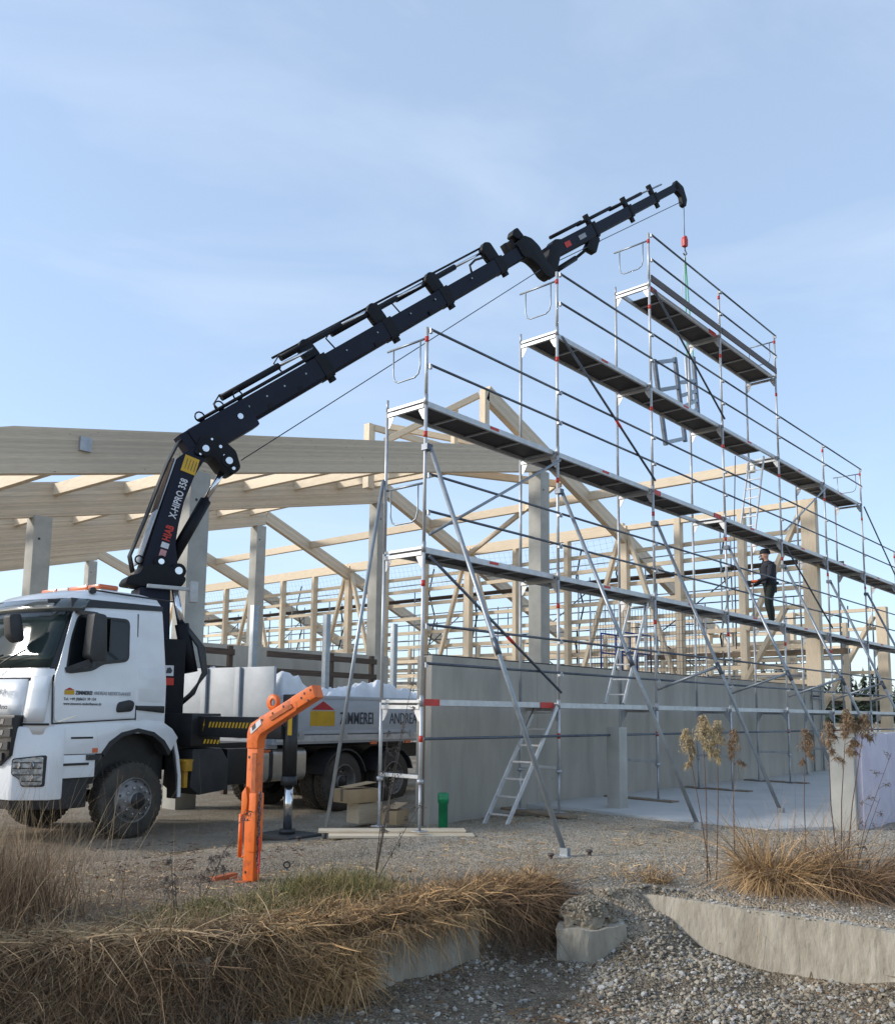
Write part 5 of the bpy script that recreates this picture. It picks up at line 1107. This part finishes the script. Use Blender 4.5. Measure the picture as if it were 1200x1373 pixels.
    mb = MB(); mb.lathe([(.080, 1.49), (.086, 1.53), (.072, 1.55)], lambda a, b_, c: (.055+a, b_, c), 14); mb.build('collar', 'jacket', pe)
    mb = MB(); mb.lathe([(.168, .985), (.172, 1.0), (.168, 1.03)], lambda a, b_, c: (a, b_*.82, c), 18); mb.build('tool_belt', 'boot', pe); MB().box((-.17, -.17, .80), (-.05, -.12, 1.0)).build('tool_pouch', 'boot', pe, bevel=.012)
    T = Matrix()
    dr = MB(); T = M_; dr.tube((.36, -.12, .95), (.42, .12, 1.0), .022, 8); dr.box((.40, .08, .94), (.47, .16, 1.04)); tag(dr.build('power_tool', 'black', bevel=.008), 'small black tool held in the gloved hands of the worker', 'tool'); T = Matrix()
person()

# ------------------------------------------------------------------ grass, stones, weeds
def mesh_np(name, V, F, m, kind=None, label=None, cat=None, parent=None, sm=True):
    me = bpy.data.meshes.new(name); me.vertices.add(len(V)); me.vertices.foreach_set('co', V.astype(np.float32).ravel())
    k = F.shape[1]; me.loops.add(F.size); me.loops.foreach_set('vertex_index', F.astype(np.int32).ravel())
    me.polygons.add(len(F)); me.polygons.foreach_set('loop_start', np.arange(0, F.size, k, dtype=np.int32)); me.polygons.foreach_set('loop_total', np.full(len(F), k, np.int32))
    me.update(calc_edges=True); me.polygons.foreach_set('use_smooth', [sm]*len(F)); o = put(name, me, m, parent); return tag(o, label, cat, kind=kind)
def blades(root, dirv, L, wd, droop, seg=4, curl=None):
    """ribbons: root (n,3), dirv (n,3) unit, length, width, droop -> V, F (triangulated quads)"""
    n = len(root); ang = rng.uniform(0, 2*np.pi, n); t = np.linspace(0, 1, seg+1)
    hd = np.stack([np.cos(ang), np.sin(ang), np.zeros(n)], -1); side_ = np.cross(dirv, hd); side_ /= np.linalg.norm(side_, axis=1, keepdims=True)+1e-9
    c = rng.normal(0, .16, (n, 3)) if curl is None else curl; V = np.zeros((n, seg+1, 2, 3))
    for j, tt in enumerate(t):
        p = root+dirv*(L*tt)[:, None]+c*(L*tt*tt)[:, None]; p[:, 2] -= droop*L*tt*tt
        wv = side_*(wd*(1-.85*tt))[:, None]/2
        V[:, j, 0] = p-wv; V[:, j, 1] = p+wv
    b = (np.arange(n)*(seg+1)*2)[:, None]; q = np.concatenate([np.stack([b[:, 0]+2*j, b[:, 0]+2*j+1, b[:, 0]+2*j+3, b[:, 0]+2*j+2], -1) for j in range(seg)])
    return V.reshape(-1, 3), q
def unit(v): return v/(np.linalg.norm(v, axis=1, keepdims=True)+1e-9)
def along(poly, n):
    P = np.array(poly, float); d = np.linalg.norm(np.diff(P, axis=0), axis=1); cu = np.concatenate([[0], np.cumsum(d)]); s = rng.uniform(0, cu[-1], n); k = np.clip(np.searchsorted(cu, s)-1, 0, len(d)-1)
    f = (s-cu[k])/d[k]; p = P[k]+(P[k+1]-P[k])*f[:, None]; tg = (P[k+1]-P[k])/d[k][:, None]; return p, np.stack([tg[:, 1], -tg[:, 0]], -1)   # points, right-hand normal
edgeL = [(-9.0, .6), (-7.6, -.45), (-5.95, -1.75), (-4.75, -2.62), (-4.35, -2.74)]; edgeM = [(-4.5, -2.74), (-4.2, -2.82), (-2.5, -2.86), (-1.95, -2.95), (-1.52, -3.1)]
def drape(edge, n, back, Lr, name, m, lab, toward=.55, z=.02, wr=(.003, .014)):
    p, nr = along(edge, n); off = -np.abs(rng.normal(0, back, n))+.08; p = p+nr*off[:, None]
    tuft = vnoise(p[:, 0]*4, p[:, 1]*4, 77)*.6+.4*vnoise(p[:, 0]*11, p[:, 1]*11, 78); keep = rng.uniform(0, 1, n) < .15+1.1*tuft; p, nr, off, tuft = p[keep], nr[keep], off[keep], tuft[keep]; n = len(p)
    swirl = (vnoise(p[:, 0]*3.3, p[:, 1]*3.3, 91)-.5)*3.2
    r0 = np.stack([p[:, 0], p[:, 1], gh(p[:, 0]-nr[:, 0]*.3, p[:, 1]-nr[:, 1]*.3)+rng.uniform(z-.10, z, n)+.07*tuft], -1)
    cs, sn = np.cos(swirl), np.sin(swirl); nx_, ny_ = nr[:, 0]*cs-nr[:, 1]*sn, nr[:, 0]*sn+nr[:, 1]*cs
    jit = rng.normal(0, .55, (n, 3)); d = unit(np.stack([nx_*toward+jit[:, 0], ny_*toward+jit[:, 1], .10+.36*jit[:, 2]+.15*tuft], -1))
    L = rng.uniform(*Lr, n)*(.55+.6*tuft); V, F = blades(r0, d, L, rng.uniform(*wr, n), rng.uniform(.2, 1.5, n), 4, rng.normal(0, .42, (n, 3))); mesh_np(name, V, F, m, 'stuff', lab, 'grass')
drape(edgeL, 15000, .34, (.10, .36), 'dry_grass', 'straw_pale', 'pale dry grass hanging over the bank at lower left')
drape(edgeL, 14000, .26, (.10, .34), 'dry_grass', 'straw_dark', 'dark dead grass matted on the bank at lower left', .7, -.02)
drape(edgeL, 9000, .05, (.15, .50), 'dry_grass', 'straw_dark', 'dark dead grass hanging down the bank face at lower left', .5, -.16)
def facegrass(edge, n, zr, name, m, lab):
    p, nr = along(edge, n); dep = rng.uniform(*zr, n); p = p+nr*(.02+.20*np.clip(-dep/.5, 0, 1)+rng.normal(0, .03, n))[:, None]
    r0 = np.stack([p[:, 0], p[:, 1], dep], -1); sw = rng.normal(0, .9, n); tg = np.stack([-nr[:, 1], nr[:, 0]], -1)
    d = unit(np.stack([nr[:, 0]*.5+tg[:, 0]*sw, nr[:, 1]*.5+tg[:, 1]*sw, rng.normal(-.5, .5, n)], -1)); V, F = blades(r0, d, rng.uniform(.06, .26, n), rng.uniform(.004, .014, n), rng.uniform(.1, .9, n), 4, rng.normal(0, .35, (n, 3))); mesh_np(name, V, F, m, 'stuff', lab, 'grass')
facegrass(edgeL, 12000, (-.52, -.02), 'dry_grass', 'straw_dark', 'brown matted grass clinging to the bank face at lower left'); facegrass(edgeL, 9000, (-.50, -.02), 'dry_grass', 'straw_pale', 'pale straw tangled in the matted bank face at lower left')
facegrass([(-4.6, -2.68), (-4.3, -2.74), (-3.95, -2.80)], 2500, (-.50, -.02), 'dry_grass', 'straw', 'reddish straw covering the bank corner left of the foundation wall')
facegrass([(-4.3, -2.80), (-4.1, -2.97), (-3.85, -2.99)], 1500, (-.36, -.10), 'dry_grass', 'straw', 'reddish straw hanging over the left end of the half hidden foundation wall'); facegrass([(-3.85, -2.99), (-2.55, -3.03)], 500, (-.14, -.09), 'dry_grass', 'straw', 'thin straw fringe on the top edge of the half hidden foundation wall')
drape(edgeM, 13000, .20, (.08, .27), 'dry_grass', 'straw', 'reddish dry grass hanging over the broken foundation wall')
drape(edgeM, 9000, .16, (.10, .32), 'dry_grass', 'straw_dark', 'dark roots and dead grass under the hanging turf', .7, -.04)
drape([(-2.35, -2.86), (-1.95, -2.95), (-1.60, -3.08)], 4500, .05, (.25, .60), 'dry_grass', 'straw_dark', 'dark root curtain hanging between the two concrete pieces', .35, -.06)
def turf(n, cu, cv, su, sv, Lr, m, name, lab, lean=.35, droop=(.2, .9), wr=(.005, .011), dens=None):
    p = np.stack([rng.normal(cu, su, n), rng.normal(cv, sv, n)], -1); k = pitd(p[:, 0], p[:, 1]) < .05; p = p[k]; n = len(p)
    r0 = np.stack([p[:, 0], p[:, 1], gh(p[:, 0], p[:, 1])-.01], -1); d = unit(np.stack([rng.normal(0, lean, n), rng.normal(0, lean, n), np.ones(n)], -1))
    V, F = blades(r0, d, rng.uniform(*Lr, n), rng.uniform(*wr, n), rng.uniform(*droop, n)); mesh_np(name, V, F, m, 'stuff', lab, 'grass')
turf(2200, -4.25, -2.1, .38, .26, (.08, .24), 'grass_green', 'green_grass', 'short green grass tuft between orange fork and bank')
turf(2600, -3.15, -1.95, .24, .22, (.12, .32), 'grass_green', 'green_grass', 'green and yellow grass mound right of the orange fork')
turf(1700, -3.3, -2.2, .45, .26, (.10, .26), 'straw', 'dry_grass', 'dry yellow grass around the green mound by the orange fork', .5)
turf(2400, -4.6, -2.2, .8, .35, (.06, .22), 'straw_pale', 'dry_grass', 'short pale dry grass on top of the bank', .6)
turf(5200, -6.0, -.95, .42, .32, (.3, .80), 'straw_dark', 'tall_grass', 'brown tall grass thicket at the left edge', .22, (.05, .4), (.004, .008))
turf(900, -6.0, -.9, .45, .35, (.4, .95), 'straw_pale', 'tall_grass', 'pale tall grass stalks at the left edge', .2, (.0, .3), (.003, .006))
turf(260, -5.45, -1.0, .45, .3, (.7, 1.35), 'straw_pale', 'tall_grass', 'thin tall dry stalks in front of the front wheel', .25, (.0, .25), (.003, .005))
turf(700, -1.9, -2.65, .5, .16, (.08, .26), 'straw', 'dry_grass', 'low dry grass fringe on the gravel behind the pit', .6)
turf(260, -.55, -3.5, .25, .16, (.08, .24), 'straw', 'dry_grass', 'small dry tufts beside the broken wall', .6)
turf(500, 1.0, -2.6, 1.6, .7, (.04, .16), 'straw_pale', 'dry_grass', 'sparse short stubble scattered on the gravel', .8)
turf(300, .6, -4.6, .6, .6, (.3, .9), 'straw_pale', 'dry_grass', 'sparse tall pale stalks at the right by the big tuft', .3, (0, .5), (.003, .005))
# big arched straw tuft on the right
def arch_tuft(c, n, rad, Lr, m, name, lab, bias=(0, 0), h=1.):
    a = rng.uniform(0, 2*np.pi, n); r_ = rad*np.sqrt(rng.uniform(0, 1, n)); p = np.stack([c[0]+r_*np.cos(a), c[1]+r_*np.sin(a)], -1)
    r0 = np.stack([p[:, 0], p[:, 1], gh(p[:, 0], p[:, 1])], -1); o = np.stack([np.cos(a)*.75+bias[0], np.sin(a)*.75+bias[1]], -1)+rng.normal(0, .25, (n, 2))
    d = unit(np.concatenate([o, np.full((n, 1), h)], 1)); V, F = blades(r0, d, rng.uniform(*Lr, n), rng.uniform(.004, .012, n), rng.uniform(.5, 1.5, n), 6, rng.normal(0, .34, (n, 3))); return mesh_np(name, V, F, m, None, lab, 'grass tuft')
arch_tuft((-.20, -4.60), 2600, .20, (.45, 1.05), 'straw', 'grass_tuft', 'large golden arching straw tuft above the broken wall', (.05, -.2), 1.25)
arch_tuft((.0, -5.2), 2400, .26, (.5, 1.1), 'straw_dark', 'grass_tuft', 'brownish straw tuft right behind the golden one', (.15, -.25), 1.2)
arch_tuft((-.75, -3.72), 160, .10, (.1, .3), 'straw', 'grass_tuft', 'little straw tuft at the near end of the right foundation wall')
# stones
ico = np.array([(0, 0, 1), (.894, 0, .447), (.276, .851, .447), (-.724, .526, .447), (-.724, -.526, .447), (.276, -.851, .447), (.724, .526, -.447), (-.276, .851, -.447), (-.894, 0, -.447), (-.276, -.851, -.447), (.724, -.526, -.447), (0, 0, -1)])
icf = np.array([(0, 1, 2), (0, 2, 3), (0, 3, 4), (0, 4, 5), (0, 5, 1), (1, 6, 2), (2, 7, 3), (3, 8, 4), (4, 9, 5), (5, 10, 1), (6, 7, 2), (7, 8, 3), (8, 9, 4), (9, 10, 5), (10, 6, 1), (11, 7, 6), (11, 8, 7), (11, 9, 8), (11, 10, 9), (11, 6, 10)])
def stones(P, size, name, m, lab):
    n = len(P); sc_ = size[:, None]*rng.uniform(.55, 1.15, (n, 3)); sc_[:, 2] *= .75; a = rng.uniform(0, 2*np.pi, n); b = rng.normal(0, .5, n)
    v = ico[None]*(1+rng.uniform(-.22, .22, (n, 12, 1)))*sc_[:, None, :]
    x = v[..., 0]*np.cos(a)[:, None]-v[..., 1]*np.sin(a)[:, None]; y = v[..., 0]*np.sin(a)[:, None]+v[..., 1]*np.cos(a)[:, None]; z = v[..., 2]*np.cos(b)[:, None]+x*np.sin(b)[:, None]*.6
    V = np.stack([x, y, z], -1)+P[:, None, :]; F = (icf[None]+(np.arange(n)*12)[:, None, None]).reshape(-1, 3); mesh_np(name, V.reshape(-1, 3), F, m, 'stuff', lab, 'gravel', sm=False)
def scatter(n, u0, u1, v0, v1, cond): 
    u = rng.uniform(u0, u1, n); v = rng.uniform(v0, v1, n); k = cond(u, v); return u[k], v[k]
u, v = scatter(130000, -6.6, -.95, -8.5, -2.3, lambda u, v: (pitd(u, v) > .06) & (pitd(u, v) < 3.2))
pat = vnoise(u*1.6, v*1.6, 55)+.5*vnoise(u*4, v*4, 56); k = rng.uniform(0, 1, len(u)) < np.clip(pat*2.0-1.05, .10, 1); u, v = u[k], v[k]
sz = .007+.021*rng.uniform(0, 1, len(u))**3.2
stones(np.stack([u, v, gh(u, v)+sz*.25], -1)[::3], sz[::3], 'pit_gravel', 'stone', 'loose grey river gravel covering the pit slope'); stones(np.delete(np.stack([u, v, gh(u, v)+sz*.2], -1), np.s_[::3], 0), np.delete(sz, np.s_[::3]), 'pit_gravel', 'stone_brown', 'brown earthy gravel between the grey stones of the pit')
u, v = scatter(46000, -5.5, 4.0, -3.6, 1.0, lambda u, v: pitd(u, v) < -.02)
sz = .004+.009*rng.uniform(0, 1, len(u))**3
stones(np.stack([u, v, gh(u, v)+sz*.2], -1), sz, 'yard_gravel', 'stone_brown', 'fine crushed gravel lying on the yard')
u, v = scatter(14000, -2.2, 6.0, -7.5, -3.0, lambda u, v: (pitd(u, v) < -.0))
sz = .006+.014*rng.uniform(0, 1, len(u))**3
stones(np.stack([u, v, gh(u, v)+sz*.2], -1), sz, 'yard_gravel', 'stone', 'coarser grey gravel behind the right foundation wall')
u = rng.uniform(-1.15, -.82, 900); v = rng.uniform(-9, -3.75, 900); sz = .008+.012*rng.uniform(0, 1, 900)**2; stones(np.stack([u, v, np.full(900, -.098)+sz*.3], -1), sz, 'yard_gravel', 'stone', 'small stones strewn on top of the right foundation wall')
a = rng.uniform(0, 2*np.pi, 700); r_ = .26*np.sqrt(rng.uniform(0, 1, 700)); f = 1-(r_/.27)**3; sz = .006+.015*rng.uniform(0, 1, 700)**2
stones(np.stack([-1.68+r_*np.cos(a), -3.55+.85*r_*np.sin(a), -.30+.22*np.clip(f, 0, 1)**.4], -1), sz, 'soil_stones', 'stone_brown', 'stones bedded in the soil on the concrete lump')
def litter(n, u0, u1, v0, v1, cond, name, m, lab, Lr=(.03, .10)):
    u, v = scatter(n, u0, u1, v0, v1, cond); k = len(u); V, F = blades(np.stack([u, v, gh(u, v)+.012], -1), unit(np.concatenate([rng.normal(0, 1, (k, 2)), rng.normal(.05, .08, (k, 1))], 1)), rng.uniform(*Lr, k), rng.uniform(.004, .016, k), np.full(k, .1), 2); mesh_np(name, V, F, m, 'stuff', lab, 'litter')
litter(3500, -6.5, 3.5, -3.4, 2.2, lambda u, v: (pitd(u, v) < 0) & (vnoise(u*1.3, v*1.3, 5) > .45), 'straw_litter', 'straw_pale', 'loose straw and chaff strewn on the yard', (.03, .14))
litter(2600, -6, -.9, -6.5, -2.6, lambda u, v: (pitd(u, v) > .1) & (vnoise(u*2, v*2, 6) > .5), 'straw_litter', 'straw_dark', 'dead roots and straw strewn on the pit slope', (.04, .18))
litter(1500, -7, -1.5, -.2, 3.2, lambda u, v: vnoise(u*2, v*2, 8) > .4, 'mud_crumbs', 'weed_stem', 'dark crumbs of mud and bark in the lorry ruts', (.02, .07))
# dry weeds
def goldenrod(base, top, plume_m, lab, n=700, spread=.16, lean=(0, 0), sides=3, stem_r=.006):
    b = Vector(base); t = Vector(top); w_ = thing('dried_goldenrod', lab, 'dry plant', base, 'dried goldenrod stalks')
    m_ = b.lerp(t, .5)+Vector((random.uniform(-.03, .03), random.uniform(-.03, .03), 0)); mb = MB(); mb.path([b, b.lerp(m_, .5), m_, m_.lerp(t, .5), t], stem_r, 6, stem_r*.4); mb.build('stem', 'weed_stem', w_)
    a0 = random.uniform(0, 6.28)
    for s in range(sides):
        a = a0+random.gauss(0, .9); f_ = s/(sides-1); d = Vector((math.cos(a), math.sin(a), .1)); q0 = b.lerp(t, .78+.21*f_); ln = spread*(1.0-.55*f_)*random.uniform(.7, 1.1); q1 = q0+d*ln*.8+Vector((0, 0, .06*(1-.3*f_))); q2 = q1+d*ln*.5-Vector((0, 0, .07))
        mb = MB(); mb.path([q0, q1, q2], stem_r*.5, 5, stem_r*.2); mb.build('branch', 'weed_stem', w_)
        k = n//(sides+1); f = rng.uniform(.3, 1, k)[:, None]; P = np.array(q0)*(1-f)**2+2*np.array(q1)*f*(1-f)+np.array(q2)*f*f+rng.normal(0, .008, (k, 3))
        V, F = blades(P, unit(rng.normal(0, .7, (k, 3))+np.array(d)*.5), rng.uniform(.014, .042, k), rng.uniform(.005, .010, k), np.full(k, .9), 2); mesh_np('plume', V, F, plume_m, 'stuff', parent=w_)
    k = n//2; f = rng.uniform(0, 1, k); P = np.array(t)[None]+np.stack([rng.normal(0, .012+.028*(1-f)), rng.normal(0, .012+.028*(1-f)), f*.22-.16], -1)
    V, F = blades(P, unit(rng.normal(0, 1, (k, 3))), rng.uniform(.014, .042, k), rng.uniform(.005, .010, k), np.full(k, .9), 2); mesh_np('plume', V, F, plume_m, 'stuff', parent=w_)
def at(px, py, d):
    q = fw+rt*((px-600)/1202)-up*((py-800)/1202); return CAM+q*d
for (bx, by, tx, ty, d, pm, lab, n, sp) in (
    (948, 1185, 942, 968, 8.3, 'plume', 'tallest cream goldenrod with a full drooping plume right of centre', 1800, .12),
    (953, 1160, 920, 985, 8.5, 'plume', 'cream goldenrod leaning left of the tallest one', 900, .08),
    (960, 1165, 962, 975, 8.45, 'plume', 'cream goldenrod with a loose plume close behind the tallest one', 1200, .10),
    (985, 1150, 984, 985, 8.9, 'plume_brown', 'slim brown goldenrod right of the cream ones', 600, .07),
    (1081, 1150, 1080, 985, 9.2, 'plume_brown', 'brown goldenrod standing alone before the slab', 800, .12),
    (1128, 1190, 1135, 960, 8.2, 'plume_brown', 'bushy brown goldenrod before the lilac wall end', 1100, .15),
    (1133, 1192, 1160, 965, 8.15, 'plume_brown', 'brown goldenrod leaning right before the lilac wall', 800, .13),
    (1126, 1185, 1110, 975, 8.3, 'plume_brown', 'brown goldenrod leaning left before the lilac wall end', 700, .12)):
    b = at(bx, by, d); z = float(gh(b.x, b.y)); goldenrod((b.x, b.y, z-.02), tuple(at(tx, ty, d)), pm, lab, n, sp, sides=7 if n > 1300 else 5)
def dead_weed(bx, by, tops, d, lab):
    b = at(bx, by, d); z = float(gh(b.x, b.y)); w_ = thing('dead_weed', lab, 'dry plant', (b.x, b.y, z)); b = Vector((b.x, b.y, z-.02))
    for (tx, ty) in tops:
        t = at(tx, ty, d+random.uniform(-.1, .1)); m_ = b.lerp(t, .5)+Vector((random.uniform(-.04, .04), random.uniform(-.04, .04), 0)); mb = MB(); mb.path([b, m_, t], .0045, 5, .002); mb.build('stem', 'weed_dark', w_)
        for f in (.35, .5, .62, .74, .85, .95):
            q = b.lerp(m_, f*2) if f < .5 else m_.lerp(t, f*2-1); e_ = q+Vector((random.uniform(-.07, .07), random.uniform(-.07, .07), random.uniform(-.02, .06))); mb = MB(); mb.path([q, e_], .002, 4); mb.build('twig', 'weed_dark', w_)
            k = 14; V, F = blades(np.array(e_)[None]+rng.normal(0, .012, (k, 3)), unit(rng.normal(0, 1, (k, 3))), rng.uniform(.015, .04, k), rng.uniform(.006, .012, k), np.full(k, .5), 2); mesh_np('leaf_cluster', V, F, 'weed_dark', 'stuff', parent=w_)
dead_weed(502, 1200, ((555, 905), (545, 960), (520, 980), (565, 1075), (530, 1040)), 8.1, 'dark dead weed with withered leaves rising before the board stack')
dead_weed(268, 1215, ((300, 1140), (330, 1085), (285, 1150)), 7.2, 'bare dark twig leaning to the orange fork')
dead_weed(233, 1240, ((229, 1145), (236, 1180)), 6.8, 'thin upright dark twig on the bank left of the fork')
dead_weed(1140, 1190, ((1180, 1070), (1195, 1010)), 8.0, 'thin dark twigs at the right edge before the lilac wall')

# ------------------------------------------------------------------ conifers far off
def conifer(h, seed):
    r = np.random.default_rng(seed); n = int(190); f = r.uniform(.08, 1, n)**.85; a = r.uniform(0, 2*np.pi, n); rad = (.24*h*(1-f)+.015*h)*r.uniform(.6, 1.2, n); z = f*h
    p0 = np.stack([np.zeros(n), np.zeros(n), z], -1); d = np.stack([np.cos(a), np.sin(a), -.35+.4*f], -1); tip = p0+d*rad[:, None]; s = np.stack([-np.sin(a), np.cos(a), np.zeros(n)], -1)*(rad*.32)[:, None]
    V = np.stack([p0+[0, 0, .05*h], tip-s*.9-[0, 0, .02*h], tip+s*.9-[0, 0, .02*h], p0-[0, 0, .03*h]], 1).reshape(-1, 3); b = np.arange(n)*4
    F = np.concatenate([np.stack([b, b+1, b+2], -1), np.stack([b+3, b+2, b+1], -1)]); return V, F
cm = []
for k in range(5):
    V, F = conifer(1., 40+k); me = bpy.data.meshes.new('crown'); me.from_pydata(V.tolist(), [], F.tolist()); cm.append(me)
tm = cached(('trunk',), lambda: MB().tube((0, 0, 0), (0, 0, .9), .018, 6, .003))
k = 0; px = 955.
while px < 1225:
    d = random.uniform(150, 215); q = at(px, 950, d); h = random.uniform(8.0, 12.5)*(1.12 if 1020 < px < 1100 else 1.)*(d/180)
    M_ = Matrix.Translation((q.x, q.y, -.2)) @ Matrix.Rotation(random.uniform(0, 6), 4, 'Z') @ Matrix.Diagonal((h, h, h, 1))
    t = bpy.data.objects.new('conifer_tree', None); C.objects.link(t); W0[t.name] = Matrix.Translation((q.x, q.y, 0)); t.matrix_basis = W0[t.name]; tag(t, 'distant dark conifer in the tree line on the horizon', 'tree', 'conifers on the horizon')
    put('crown', cm[k % 5], 'needle', t, M_); put('trunk', tm, 'bark', t, M_); k += 1; px += random.uniform(6, 13)
